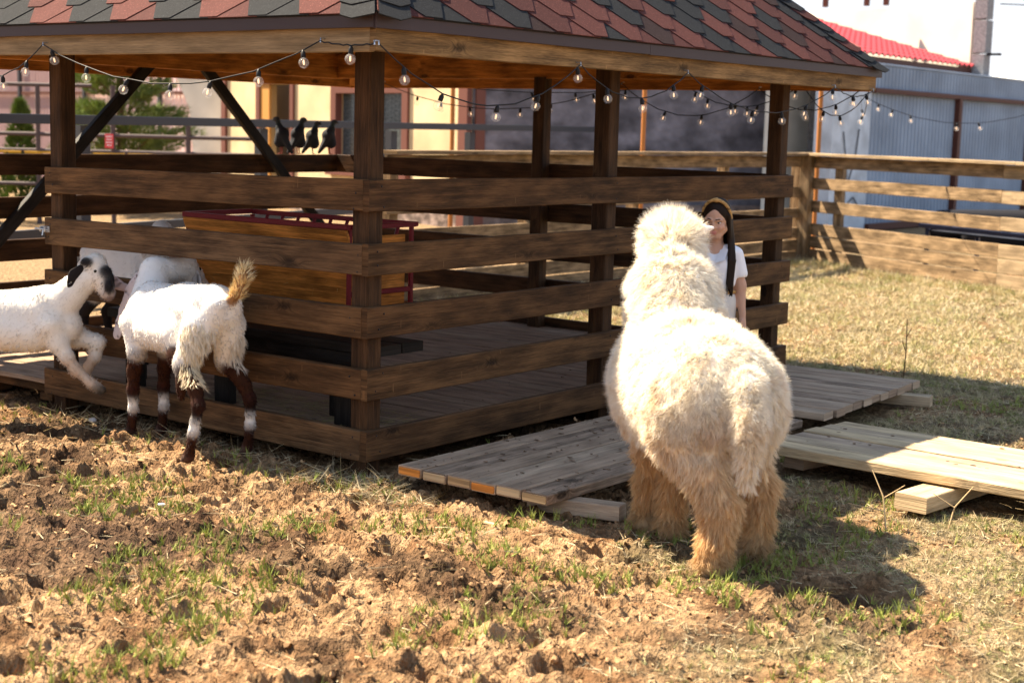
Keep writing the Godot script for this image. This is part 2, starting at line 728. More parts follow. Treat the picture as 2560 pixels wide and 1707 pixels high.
func make_materials() -> void:
	var g1 := grain_image(31, 1024, 256, 3, 26, 0.25)
	var g2 := grain_image(57, 1024, 256, 5, 0, 0.3)
	T.g1 = ImageTexture.create_from_image(g1)
	T.g2 = ImageTexture.create_from_image(g2)
	var g3 := grain_image(83, 1024, 256, 4, 0, 0.5, 0.55)
	T.g3 = ImageTexture.create_from_image(g3)
	T.g3n = normal_of(g3, 3.0)
	T.g1n = normal_of(g1, 2.0)
	T.g2n = normal_of(g2, 3.0)
	var fine := grey_noise(3, 512, 0.05, 4, 0.68, 1.0)
	T.fine = ImageTexture.create_from_image(fine)
	T.fine_n = normal_of(fine, 6.0)
	var blotch := grey_noise(8, 512, 0.012, 5, 0.35, 1.0)
	T.blotch = ImageTexture.create_from_image(blotch)
	var gran := grey_noise(12, 512, 0.25, 2, 0.30, 0.85)
	var gr := RandomNumberGenerator.new()
	gr.seed = 6
	for i in 420:
		var sz := gr.randi_range(2, 5)
		var gv := gr.randf_range(0.9, 1.0)
		gran.fill_rect(Rect2i(gr.randi_range(0, 505), gr.randi_range(0, 505), sz, sz), Color(gv, gv, gv))  # white specks: granule glints painted into the texture
	T.gran = ImageTexture.create_from_image(gran)
	T.gran_n = normal_of(gran, 8.0)
	# stained timber
	M.wood = mat(lin(0.165, 0.082, 0.033), 0.72, T.g1, T.g1n, 0.7)
	M.wood_b = mat(lin(0.138, 0.066, 0.026), 0.72, T.g1, T.g1n, 0.7)
	M.wood_c = mat(lin(0.185, 0.099, 0.046), 0.74, T.g2, T.g2n, 0.7)
	M.post_wood = mat(lin(0.088, 0.042, 0.018), 0.7, T.g2, T.g2n, 0.7)
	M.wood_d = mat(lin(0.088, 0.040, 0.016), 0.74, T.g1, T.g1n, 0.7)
	M.fascia_b = mat(lin(0.400, 0.275, 0.150), 0.76, T.g3, T.g1n, 0.6)
	M.fascia = mat(lin(0.340, 0.200, 0.085), 0.72, T.g1, T.g1n, 0.6)
	M.rafter = mat(lin(0.600, 0.240, 0.050), 0.7, T.g2, T.g2n, 0.5)
	M.black_wood = mat(lin(0.028, 0.022, 0.019), 0.62, T.g2, T.g2n, 0.6)
	M.fence = mat(lin(0.450, 0.330, 0.205), 0.8, T.g3, T.g2n, 0.8)
	M.fence_b = mat(lin(0.360, 0.245, 0.140), 0.8, T.g1, T.g1n, 0.8)
	M.plank = mat(lin(0.470, 0.335, 0.235), 0.85, T.g3, T.g3n, 0.9)
	M.plank_d = mat(lin(0.420, 0.300, 0.215), 0.85, T.g2, T.g3n, 0.9)
	M.plank_b = mat(lin(0.540, 0.400, 0.285), 0.85, T.g3, T.g3n, 0.9)
	M.plank_new = mat(lin(0.680, 0.510, 0.310), 0.8, T.g3, T.g2n, 0.7)
	M.plank_new_b = mat(lin(0.620, 0.470, 0.310), 0.8, T.g3, T.g2n, 0.7)
	M.floor_wood = mat(lin(0.440, 0.300, 0.210), 0.85, T.g3, T.g2n, 0.8)
	M.ply = mat(lin(0.800, 0.310, 0.065), 0.6, T.g2, T.g2n, 0.35)
	# roof
	M.shingle_dark = tri(mat(lin(0.066, 0.071, 0.080), 0.85, T.gran, T.gran_n, 1.0, 0.0, 0.22), 2.2)
	M.shingle_red = tri(mat(lin(0.330, 0.115, 0.098), 0.85, T.gran, T.gran_n, 1.0, 0.0, 0.22), 2.2)
	M.shingle_red_b = tri(mat(lin(0.250, 0.088, 0.078), 0.85, T.gran, T.gran_n, 1.0, 0.0, 0.22), 2.2)
	M.shingle_mix = tri(mat(lin(0.110, 0.062, 0.060), 0.85, T.gran, T.gran_n, 1.0, 0.0, 0.22), 2.2)
	M.drip = mat(lin(0.045, 0.028, 0.030), 0.45, null, null, 1.0, 0.0, 0.35)
	M.roof_deck = mat(lin(0.300, 0.150, 0.060), 0.8, T.g2, T.g2n, 0.6)
	# metals
	M.zinc = mat(lin(0.55, 0.57, 0.60), 0.35, null, null, 1.0, 0.9)
	M.red_steel = mat(lin(0.200, 0.022, 0.028), 0.42)
	M.brown_steel = mat(lin(0.090, 0.035, 0.025), 0.55)
	M.dark_steel = mat(lin(0.055, 0.058, 0.066), 0.55)
	M.black_steel = mat(lin(0.015, 0.014, 0.016), 0.45)
	M.rust_pole = mat(lin(0.400, 0.160, 0.045), 0.7)
	M.cable = mat(lin(0.020, 0.020, 0.022), 0.5)
	M.socket = mat(lin(0.018, 0.018, 0.020), 0.5)
	var gl := mat(Color(1, 1, 1, 0.10), 0.03)
	gl.transparency = BaseMaterial3D.TRANSPARENCY_ALPHA
	M.glass = gl
	var fil := mat(lin(0.9, 0.55, 0.3), 0.5)
	fil.emission_enabled = true
	fil.emission = lin(1.0, 0.62, 0.36)
	fil.emission_energy_multiplier = 0.35
	M.filament = fil
	var ve := mat(Color.WHITE, 0.9, null, null, 1.0, 0.0, 0.3)
	ve.vertex_color_use_as_albedo = true
	M.vert = ve
	var crumb := grey_noise(44, 1024, 0.018, 6, 0.5, 1.0, FastNoiseLite.TYPE_SIMPLEX, 0.72)
	M.soil = mat(Color.WHITE, 0.95, ImageTexture.create_from_image(crumb), normal_of(crumb, 22.0), 2.0, 0.0, 0.2)
	M.soil.vertex_color_use_as_albedo = true
	var soft := grey_noise(19, 256, 0.02, 4, 0.8, 1.0)
	T.blotch_soft = ImageTexture.create_from_image(soft)
	M.ply_pale = mat(lin(0.66, 0.45, 0.24), 0.8, T.g2)
	M.pipe = mat(lin(0.085, 0.062, 0.060), 0.6)
	M.hazard = mat(lin(0.55, 0.30, 0.03), 0.6)
	M.hazard_b = mat(lin(0.03, 0.03, 0.03), 0.6)
	M.sign_red = mat(lin(0.65, 0.07, 0.08), 0.5)
	M.white_paint = mat(lin(0.8, 0.8, 0.8), 0.6)
	M.rack = mat(lin(0.06, 0.065, 0.11), 0.35)
	M.white_cloth = mat(lin(0.80, 0.79, 0.82), 0.9)
	# leopard print
	var lp := Image.create(128, 128, false, Image.FORMAT_RGB8)
	lp.fill(Color(0.74, 0.58, 0.36))
	var r := RandomNumberGenerator.new()
	r.seed = 2
	for i in 44:
		var cx := r.randi_range(0, 127)
		var cy := r.randi_range(0, 127)
		for q in 26:
			var a := r.randf() * 5.0
			var d := r.randf_range(4.0, 7.0)
			lp.fill_rect(Rect2i(posmod(cx + int(cos(a) * d), 126), posmod(cy + int(sin(a) * d), 126), 2, 2), Color(0.10, 0.05, 0.03))
	M.leopard = mat(Color.WHITE, 0.6, ImageTexture.create_from_image(lp))
	M.leopard.uv1_triplanar = true
	M.leopard.uv1_scale = Vector3(9, 9, 9)

# ---------------------------------------------------------------- the gazebo
const GX := -4.40      # far side along x
const GZ := -4.34      # far side along z
const TOPS := [1.40, 1.10, 0.80, 0.50, 0.20]

func gazebo() -> void:
	var g := thing("gazebo", "open square timber gazebo with slatted rail sides and red and black shingle roof", "gazebo", Vector3(-2.2, 0, -2.2))
	var pw := 0.105
	for p in [[-0.0925, -0.0925], [-0.0925, -2.12], [-0.0925, -4.2475], [-2.47, -0.0925], [-4.3075, -0.0925], [-2.13, -4.2475]]:
		post(g, "post", Vector3(p[0], -0.06, p[1]), 2.12, pw, M.post_wood)
	# goat side: boards end short of the entrance on the left
	var a_up := [0.011, 0.003, 0.0, -0.003, -0.003]
	var l_up := [-0.018, -0.011, -0.005, 0.0, 0.014]
	var r_up := [-0.007, 0.006, 0.0, 0.002, -0.002]
	var woods := [M.wood, M.wood_c, M.wood, M.wood_b, M.wood_c]
	var latch_host: MeshInstance3D
	for i in 5:
		var y: float = TOPS[i] - 0.075
		var nm := "skirt_board" if i == 4 else "rail_board"
		var o := beam(g, nm, Vector3(-2.55 - 0.008 * i + 0.03, y + l_up[i], -0.02), Vector3(-0.041, y + a_up[i], -0.02), 0.15, 0.04, woods[i])
		if i == 1:
			latch_host = o
		beam(g, nm, Vector3(-0.02, y + a_up[i], 0.0), Vector3(-0.02, y + r_up[i], GZ - 0.005 * i), 0.15, 0.04, [M.wood_b, M.wood, M.wood_b, M.wood, M.wood_b][i])
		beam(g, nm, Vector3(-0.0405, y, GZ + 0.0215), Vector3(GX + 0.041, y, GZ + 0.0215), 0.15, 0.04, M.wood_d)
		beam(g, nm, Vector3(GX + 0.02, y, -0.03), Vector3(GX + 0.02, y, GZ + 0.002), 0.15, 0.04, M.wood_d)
	# nail heads where the boards meet the posts
	var nail := lathe([Vector2(0, 0), Vector2(0.0055, 0), Vector2(0.0045, 0.002), Vector2(0, 0.0028)], 8)
	for o in g.get_children():
		if not str(o.name).begins_with("rail_board") and not str(o.name).begins_with("skirt_board"):
			continue
		var p: Vector3 = (o as MeshInstance3D).global_position
		if absf(p.z + 0.02) < 0.004:
			for xx in [-2.47, -0.09]:
				for dy in [-0.04, 0.042]:
					put(o, "nail", nail, M.black_steel, Transform3D(Basis(Vector3.RIGHT, PI / 2), Vector3(xx + rng.randf_range(-0.03, 0.03), p.y + dy + rng.randf_range(-0.012, 0.012) + lerpf(l_up[0], 0, 0.5), 0.0)))
		elif absf(p.x + 0.02) < 0.004:
			for zz in [-0.09, -2.12, -4.25]:
				for dy in [-0.04, 0.042]:
					put(o, "nail", nail, M.black_steel, Transform3D(Basis(Vector3.FORWARD, PI / 2), Vector3(0.0, p.y + dy + rng.randf_range(-0.012, 0.012), zz + rng.randf_range(-0.03, 0.03))))
	# slide bolt on the goat side
	var zb := Vector3(-2.545, 1.025, 0.002)
	var pl := box(g, "latch", zb + Vector3(0.03, 0, 0.001), Vector3(0.075, 0.035, 0.004), M.zinc)
	put(pl, "bolt", tube_mesh(PackedVector3Array([zb + Vector3(-0.05, 0.0, 0.014), zb + Vector3(0.06, 0.0, 0.014)]), PackedFloat32Array([0.006])), M.zinc)
	for dx in [0.005, 0.05]:
		box(pl, "keeper", zb + Vector3(dx, 0, 0.0125), Vector3(0.012, 0.03, 0.019), M.zinc)
	put(pl, "handle", tube_mesh(PackedVector3Array([zb + Vector3(0.028, 0.0, 0.014), zb + Vector3(0.028, -0.035, 0.022)]), PackedFloat32Array([0.005])), M.zinc)
	# floor
	var z := -0.06
	var k := 0
	while z > GZ + 0.1:
		var w := 0.142
		beam(g, "floor_board", Vector3(-0.05, 0.115 + rng.randf_range(-0.002, 0.002), z - w / 2), Vector3(GX + 0.05, 0.115 + rng.randf_range(-0.002, 0.002), z - w / 2), 0.03, w - 0.004, [M.floor_wood, M.plank][int(k % 5 == 3)])
		z -= w
		k += 1
	for zz in [-0.2, -1.5, -2.9, -4.1]:
		beam(g, "joist", Vector3(-0.07, 0.06, zz), Vector3(GX + 0.07, 0.06, zz), 0.075, 0.08, M.wood_b)
	for xx in [-2.75, -3.3, -3.9]:
		box(g, "support_block", Vector3(xx, 0.0, -0.2), Vector3(0.12, 0.05, 0.1), M.wood_b)
	# inverted-V braces of the far side
	beam(g, "brace", Vector3(GX + 0.09, 2.2, -2.36), Vector3(GX + 0.09, 0.42, -0.48), 0.085, 0.05, M.black_wood)
	beam(g, "brace", Vector3(GX + 0.09, 2.2, -2.64), Vector3(GX + 0.09, 0.68, -4.17), 0.085, 0.05, M.black_wood)
	# plates on the posts
	beam(g, "wall_plate", Vector3(0.0, 2.15, -0.0925), Vector3(GX, 2.15, -0.0925), 0.2, 0.06, M.rafter)
	beam(g, "wall_plate", Vector3(0.0, 2.15, GZ + 0.0925), Vector3(GX, 2.15, GZ + 0.0925), 0.2, 0.06, M.rafter)
	beam(g, "wall_plate", Vector3(-0.0925, 2.145, -0.125), Vector3(-0.0925, 2.145, GZ + 0.125), 0.2, 0.06, M.rafter)
	beam(g, "wall_plate", Vector3(GX + 0.0925, 2.145, -0.125), Vector3(GX + 0.0925, 2.145, GZ + 0.125), 0.2, 0.06, M.rafter)
	# eaves
	var ov := 0.357
	var x0 := GX - 0.272
	var z0 := GZ - ov - 0.11
	var ym := 2.058
	beam(g, "fascia", Vector3(x0, ym, ov - 0.0175), Vector3(ov - 0.036, ym - 0.006, ov - 0.0175), 0.140, 0.035, M.fascia_b)
	beam(g, "fascia", Vector3(ov - 0.0175, ym - 0.004, ov), Vector3(ov - 0.0175, ym, z0), 0.140, 0.035, M.fascia)
	beam(g, "fascia", Vector3(x0, ym, z0 + 0.0175), Vector3(ov - 0.036, ym, z0 + 0.0175), 0.140, 0.035, M.rafter)
	beam(g, "fascia", Vector3(x0 + 0.0175, ym, ov - 0.036), Vector3(x0 + 0.0175, ym, z0 + 0.036), 0.140, 0.035, M.rafter)
	roof(g)

func roof(g: Node3D) -> void:
	var e := 0.385
	var c := [Vector3(e, 2.150, e), Vector3(e, 2.150, GZ - e - 0.11), Vector3(GX - 0.30, 2.150, GZ - e - 0.11), Vector3(GX - 0.30, 2.150, e)]
	var apex := Vector3((c[0].x + c[2].x) / 2, 4.40, (c[0].z + c[2].z) / 2)
	var names := ["right", "back", "far", "front"]
	# drip edges, two lengths to a side
	for i in 4:
		var a: Vector3 = c[i]
		var b: Vector3 = c[(i + 1) % 4]
		var d := (b - a).normalized()
		var m := a.lerp(b, 0.42 if i == 0 else 0.68)
		var inw := d.cross(Vector3.UP).normalized()
		if inw.dot(apex - a) < 0:
			inw = -inw
		var off := inw * 0.006 + Vector3(0, -0.034, 0)
		beam(g, "drip_edge", a + off + d * (0.0 if i % 2 == 0 else 0.013), m + off, 0.066, 0.012, M.drip, Vector3.UP, 0.002, 0.002)
		beam(g, "drip_edge", m + off + d * 0.002 - inw * 0.002, b + off - inw * 0.002 - d * (0.0 if i % 2 == 0 else 0.013), 0.066, 0.012, M.drip, Vector3.UP, 0.002, 0.002)
	for i in 4:
		var a: Vector3 = c[i]
		var b: Vector3 = c[(i + 1) % 4]
		slope(g, a, b, apex, i)
	# ridge caps of the hips
	for i in 4:
		var a: Vector3 = c[i]
		var dir := (apex - a).normalized()
		var len := a.distance_to(apex)
		var d1: Vector3 = (c[(i + 1) % 4] - a).normalized()
		var d0: Vector3 = (c[(i + 3) % 4] - a).normalized()
		var s := -0.05
		var j := 0
		while s < len - 0.1:
			put(g, "hip_cap", cap_mesh(a + dir * s, dir, d0, d1), [M.shingle_dark, M.shingle_dark, M.shingle_red_b][j % 3])
			s += 0.125
			j += 1
			if i in [1, 2] and j > 7 and i == 2:
				break
	# rafters
	for i in 4:
		var a: Vector3 = c[i]
		var b: Vector3 = c[(i + 1) % 4]
		var l := a.distance_to(b)
		var d := (b - a) / l
		var mid := (a + b) / 2
		for q in 8:
			var t := (q + 0.5) / 8.0
			var p := a.lerp(b, t)
			var hh: float = 1.0 - absf(t - 0.5) * 2.0
			var up := (apex - mid)
			var drop := Vector3(0, -0.13, 0)
			beam(g, "rafter", p + drop + up * 0.035, p + up * maxf(hh - 0.02, 0.06) + drop, 0.11, 0.04, M.rafter)
		beam(g, "hip_rafter", a + Vector3(0, -0.16, 0) + (apex - a) * 0.03, a.lerp(apex, 0.985) + Vector3(0, -0.16, 0), 0.13, 0.05, M.rafter)

func cap_mesh(p: Vector3, dir: Vector3, d0: Vector3, d1: Vector3) -> ArrayMesh:
	# a shingle folded over the hip: two wings with a clipped nose
	var st := SurfaceTool.new()
	st.begin(Mesh.PRIMITIVE_TRIANGLES)
	var l := 0.25
	for w in [d0, d1]:
		var side: Vector3 = (w - dir * w.dot(dir)).normalized()
		var n := dir.cross(side).normalized()
		if n.y < 0:
			n = -n
		var lift := n * 0.022
		var lift2 := n * 0.012
		var q := [p + lift, p + side * 0.11 + dir * 0.045 + lift, p + side * 0.165 + dir * 0.12 + lift, p + side * 0.165 + dir * l + lift2, p + dir * l + lift2]
		var b := []
		for v in q:
			b.append(v - n * 0.007)
		for f in [[0, 1, 2], [0, 2, 3], [0, 3, 4]]:
			for k in f:
				st.set_normal(n)
				st.set_uv(Vector2.ZERO)
				st.add_vertex(q[k])
		for k in 3:
			out_quad(st, b[k], b[k + 1], q[k + 1], q[k], p + dir * 0.12)
	return fixed(st)

func slope(g: Node3D, a: Vector3, b: Vector3, apex: Vector3, i: int) -> void:
	var l := a.distance_to(b)
	var ex := (b - a) / l
	var mid := (a + b) / 2
	var sl := mid.distance_to(apex)
	var ey := (apex - mid) / sl
	var ez := ex.cross(ey).normalized()
	if ez.y < 0:
		ez = -ez
	# deck
	var st := SurfaceTool.new()
	st.begin(Mesh.PRIMITIVE_TRIANGLES)
	var th := ez * -0.02
	for pair in [[Vector3.ZERO, ez], [th, -ez]]:
		for v in [a, b, apex]:
			st.set_normal(pair[1])
			st.set_uv(Vector2((v - a).dot(ex) / 2.0, (v - a).dot(ey) / 0.5))
			st.add_vertex(v + pair[0] - ez * 0.004)
	put(g, "roof_deck", fixed(st), M.roof_deck)
	var ss := SurfaceTool.new()
	ss.begin(Mesh.PRIMITIVE_TRIANGLES)
	var up2 := ey * 0.26
	var q0 := a + ez * 0.002 - ey * 0.014 + ex * 0.01
	var q1 := b + ez * 0.002 - ey * 0.014 - ex * 0.01
	quad(ss, q0, q1, q1 + up2 - ex * 0.2, q0 + up2 + ex * 0.2)
	quad(ss, q0 - ez * 0.005, q1 - ez * 0.005, q1, q0)
	put(g, "starter_strip", fixed(ss), M.shingle_dark)
	var tw := 0.333
	var ex_t := 0.142
	var rows := int(sl / ex_t)
	var rest := SurfaceTool.new()
	rest.begin(Mesh.PRIMITIVE_TRIANGLES)
	var any := false
	var hip := PackedVector2Array([Vector2(0, -0.016), Vector2(l, -0.016), Vector2(l, 0.0), Vector2(l / 2, sl), Vector2(0, 0)])
	var single: int = {0: 10, 3: 6, 1: 0, 2: 0}[i]
	for r in range(-1, rows + 1):
		var t0 := r * ex_t - 0.012
		var n := int(l / tw) + 2
		for q in range(-1, n):
			var s: float = (q + (0.5 if r % 2 else 0.0)) * tw + 0.03
			var hw := tw / 2 - 0.0015
			var poly := PackedVector2Array([Vector2(s - hw * 0.36, t0), Vector2(s + hw * 0.36, t0), Vector2(s + hw, t0 + 0.138), Vector2(s + hw, t0 + 0.30), Vector2(s - hw, t0 + 0.30), Vector2(s - hw, t0 + 0.138)])
			var cut := Geometry2D.intersect_polygons(poly, hip)
			if cut.is_empty():
				continue
			poly = cut[0]
			if poly.size() < 3:
				continue
			var red := posmod(q + int((r + 1) / 2.0) + (1 if rng.randf() < 0.06 else 0), 2) == 0
			var m: Material = (M.shingle_red if rng.randf() < 0.6 else M.shingle_red_b) if red else (M.shingle_dark if rng.randf() < 0.88 else M.shingle_mix)
			var one := rest
			if r < single:
				one = SurfaceTool.new()
				one.begin(Mesh.PRIMITIVE_TRIANGLES)
			else:
				any = true
			var tri_idx := Geometry2D.triangulate_polygon(poly)
			var top := []
			var bot := []
			var jit := rng.randf_range(0, 0.0025)
			for v in poly:
				var f: float = clampf((v.y - t0) / 0.30, 0, 1)
				var hgt := lerpf(0.0125 + jit, 0.0035, f)
				top.append(a + ex * v.x + ey * v.y + ez * hgt)
				bot.append(a + ex * v.x + ey * v.y + ez * maxf(hgt - 0.006, -0.003))
			var cen: Vector3 = top[0].lerp(top[int(top.size() / 2.0)], 0.5)
			for k in tri_idx:
				one.set_normal(ez)
				one.set_uv(Vector2.ZERO)
				one.add_vertex(top[k])
			for k in poly.size():
				var k2 := (k + 1) % poly.size()
				out_quad(one, bot[k], bot[k2], top[k2], top[k], cen)
			if r < single:
				put(g, "shingle", fixed(one), m)
	if any:
		var o := put(g, "upper_shingles", fixed(rest), M.shingle_dark)
		o.set_meta("kind", "stuff")

# ---------------------------------------------------------------- ground, fences, boardwalks
func soil_height(x: float, z: float) -> float:
	# trampled mud: churned with hoof pits on the goats' side, smoother towards the hay on the right
	var d := 0.8 * x - 0.6 * z         # grows to the right of the picture
	var churn := 1.0 - smoothstep(0.2, 2.6, d + n_big.get_noise_2d(x * 2, z * 2) * 1.6)
	churn = maxf(churn, 0.14)
	if z < -4.9 or x < -4.6:
		churn = minf(churn, 0.2)
	var h := n_soil.get_noise_2d(x, z) * 0.026 * (0.4 + churn)
	var c := n_cell.get_noise_2d(x, z) + 1.0
	var pit := 1.0 - smoothstep(0.16, 0.36, c + n_fine.get_noise_2d(x * 0.8, z * 0.8) * 0.10)
	h -= pit * 0.060 * churn * smoothstep(-0.3, 0.15, n_big.get_noise_2d(x * 3 + 50, z * 3))
	h += (smoothstep(0.30, 0.42, c) - smoothstep(0.42, 0.60, c)) * 0.016 * churn
	h += (absf(n_fine.get_noise_2d(x * 0.5, z * 0.5)) - 0.25) * 0.022 * churn
	h += n_fine.get_noise_2d(x * 1.5, z * 1.5) * 0.017 * (0.35 + churn)
	h += maxf(n_fine.get_noise_2d(x * 0.9 + 40, z * 0.9) - 0.15, 0.0) * 0.036 * churn
	h += n_big.get_noise_2d(x, z) * 0.02
	# keep it below the floor and the skirts of the gazebo
	if x < 0.06 and x > GX - 0.06 and z < 0.06 and z > GZ - 0.06:
		h = minf(h, 0.0) - 0.02
	return h - 0.016

func grassy(x: float, z: float) -> float:
	# 0 bare mud .. 1 matted dry grass
	var d := 0.8 * x - 0.6 * z
	var g := smoothstep(0.9, 3.0, d + n_big.get_noise_2d(x * 1.5 + 9, z * 1.5) * 1.3)
	if z < -5.0:
		g = maxf(g, 0.75)
	# worn bare patches
	g *= 1.0 - 0.75 * smoothstep(-0.02, 0.32, n_soil.get_noise_2d(x * 0.42 - 14, z * 0.42 + 6))
	return g

func ground() -> void:
	var xs := PackedFloat32Array()
	var zs := PackedFloat32Array()
	var v := -300.0
	for st in [[-60.0, 30.0], [-20.0, 5.0], [-7.0, 0.5], [-3.4, 0.06], [3.6, 0.018], [4.6, 0.06], [8.0, 0.4], [20.0, 3.0], [60.0, 10.0], [300.0, 40.0]]:
		while v < st[0] - 0.0001:
			xs.append(v)
			v += st[1]
	xs.append(300.0)
	v = -300.0
	for st in [[-60.0, 30.0], [-24.0, 4.0], [-14.0, 0.4], [-5.0, 0.09], [-2.0, 0.03], [2.9, 0.018], [4.0, 0.08], [8.0, 0.5], [20.0, 4.0], [60.0, 10.0], [300.0, 40.0]]:
		while v < st[0] - 0.0001:
			zs.append(v)
			v += st[1]
	zs.append(300.0)
	var nx := xs.size()
	var nz := zs.size()
	var vv := PackedVector3Array()
	var nn := PackedVector3Array()
	var uu := PackedVector2Array()
	var cc := PackedColorArray()
	var ii := PackedInt32Array()
	vv.resize(nx * nz)
	nn.resize(nx * nz)
	uu.resize(nx * nz)
	cc.resize(nx * nz)
	var sand := Color(0.60, 0.375, 0.200)
	var mud := Color(0.290, 0.155, 0.075)
	var wet := Color(0.075, 0.045, 0.030)
	var hay := Color(0.40, 0.315, 0.185)
	var turf := Color(0.115, 0.125, 0.045)
	for j in nz:
		var z := zs[j]
		for i in nx:
			var x := xs[i]
			var near := absf(x) < 12 and absf(z) < 20
			var h := soil_height(x, z) if near else -0.01
			vv[j * nx + i] = Vector3(x, h, z)
			uu[j * nx + i] = Vector2(x, z) / 1.1
			var g := grassy(x, z)
			var f := n_soil.get_noise_2d(x * 0.9 + 7, z * 0.9) * 0.5 + 0.5
			var c := sand.lerp(mud, clampf(f * 2.2 - 0.75, 0, 1))
			# clods that broke up damp soil stay darker
			var damp := smoothstep(0.10, 0.45, n_soil.get_noise_2d(x * 0.35 + 30, z * 0.35 + 4))
			c = c.lerp(wet, damp * 0.7)
			c = c.lerp(Color(0.15, 0.092, 0.060), smoothstep(0.75, 0.35, Vector2((x + 0.35) * 0.55, z - 1.75).length() + n_soil.get_noise_2d(x, z) * 0.25) * 0.75)
			var hg := hay.lerp(turf, smoothstep(-0.1, 0.5, n_soil.get_noise_2d(x * 0.6 + 3, z * 0.6 - 8)) * 0.6)
			c = c.lerp(hg, g * 0.75)
			if x < -4.6:
				c = sand.lerp(hay, 0.4)
			cc[j * nx + i] = c
	for j in nz:
		for i in nx:
			var l := vv[j * nx + maxi(i - 1, 0)]
			var r := vv[j * nx + mini(i + 1, nx - 1)]
			var u := vv[maxi(j - 1, 0) * nx + i]
			var d := vv[mini(j + 1, nz - 1) * nx + i]
			nn[j * nx + i] = (d - u).cross(r - l).normalized()
	for j in nz - 1:
		for i in nx - 1:
			var k := j * nx + i
			ii.append_array([k, k + 1, k + nx, k + 1, k + nx + 1, k + nx])
	var o := put(self, "ground", arrays_mesh(vv, nn, uu, ii, cc), M.soil)
	tag(o, "", "", "", "structure")

func rail_fence(called: String, label: String, a: Vector3, b: Vector3, rows: Array, cap_w: float, posts: Array, inner: Vector3, m1: Material, m2: Material) -> Node3D:
	# horizontal boards on the inner side of posts, a flat cap board on top
	var f := thing(called, label, "fence", a)
	var d := (b - a).normalized()
	var l := a.distance_to(b)
	for t in posts:
		post(f, "post", a + d * t - inner * 0.06 + Vector3(0, -0.05, 0), 1.40, 0.11, m2)
	var k := 0
	for r in rows:
		var s := 0.0
		while s < l - 0.05:
			var e := minf(s + 3.6, l)
			var ln := e
			beam(f, "rail_board", a + d * (s + 0.002) + Vector3(0, r[0] - r[1] / 2, 0) + inner * 0.018, a + d * (ln - 0.002) + Vector3(0, r[0] - r[1] / 2 + rng.randf_range(-0.006, 0.006), 0) + inner * 0.018, r[1], 0.034, m1 if k % 3 else m2)
			s = e
			k += 1
	var s2 := 0.0
	while s2 < l - 0.05:
		var e2 := minf(s2 + 3.9, l)
		beam(f, "cap_board", a + d * (s2 + 0.002) + Vector3(0, 1.425, 0) + inner * 0.055, a + d * (e2 - 0.002) + Vector3(0, 1.425, 0) + inner * 0.055, 0.035, cap_w + 0.05, m1)
		s2 = e2
	return f

func perimeter_fence() -> void:
	var c := Vector3(-4.36, 0, -13.25)
	rail_fence("rail_fence", "brown horizontal board fence in shade running behind the gazebo to the corner", Vector3(-4.40, 0, -4.95), c, [[1.40, 0.14], [1.0, 0.14], [0.72, 0.13], [0.46, 0.14], [0.30, 0.14], [0.15, 0.13]], 0.15, [0.15, 2.2, 4.2, 6.2, 8.15], Vector3(1, 0, 0), M.fence_b, M.fence_b)
	rail_fence("rail_fence", "brown horizontal board fence in sun leaving the entrance end of the gazebo", Vector3(-4.40, 0, 0.3), Vector3(-4.40, 0, 3.0), [[1.40, 0.14], [1.0, 0.14], [0.72, 0.13], [0.46, 0.14]], 0.15, [0.15, 2.0], Vector3(1, 0, 0), M.fence_b, M.fence_b)
	var b := Vector3(2.6, 0, -9.75)
	var d := (b - c).normalized()
	var inner := Vector3(-d.z, 0, d.x)
	if inner.dot(Vector3(2, 0, 3) - c) < 0:
		inner = -inner
	rail_fence("rail_fence", "sunlit weathered board fence on the right with closed boards along its foot", c + d * 0.06, b, [[1.40, 0.15], [1.12, 0.15], [0.82, 0.15], [0.52, 0.152], [0.350, 0.152], [0.180, 0.152]], 0.17, [0.6, 7.0], inner, M.fence, M.fence_b)
	var cp := post(self, "corner_post", Vector3(-4.27, -0.05, -13.10), 1.455, 0.15, M.fence_b)
	tag(cp, "thick brown post where the two board fences meet", "post")

func plank_deck(called: String, label: String, origin: Vector3, u: Vector3, w: Vector3, l: float, n: int, pw: float, th: float, mats: Array, uneven: float, ends := false) -> Node3D:
	# n planks of length l along u, laid side by side along w, top face at origin.y
	var f := thing(called, label, "boardwalk", Vector3(origin.x, 0, origin.z), "plank boardwalks beside the gazebo")
	for i in n:
		var a := origin + w * (i + 0.5) * pw + Vector3(0, -th / 2 + rng.randf_range(-0.005, 0.004), 0)
		var s := rng.randf_range(0, uneven)
		var pk := beam(f, "plank", a + u * s, a + u * (l - rng.randf_range(0, uneven)), th, pw - 0.010, mats[i % mats.size()], Vector3.UP, 0.004, 0.002)
		if ends:
			put(pk, "cut_end", box_mesh(Vector3(0.004, th - 0.012, pw - 0.018)), [M.ply, M.plank_new, M.ply_pale][i % 3], along(a + u * (s - 0.004), a + u * s))
	return f

func batten(label: String, a: Vector3, b: Vector3, h: float, w: float, m: Material) -> void:
	var o := beam(self, "support_batten", a, b, h, w, m)
	tag(o, label, "timber", "timbers under the boardwalks")

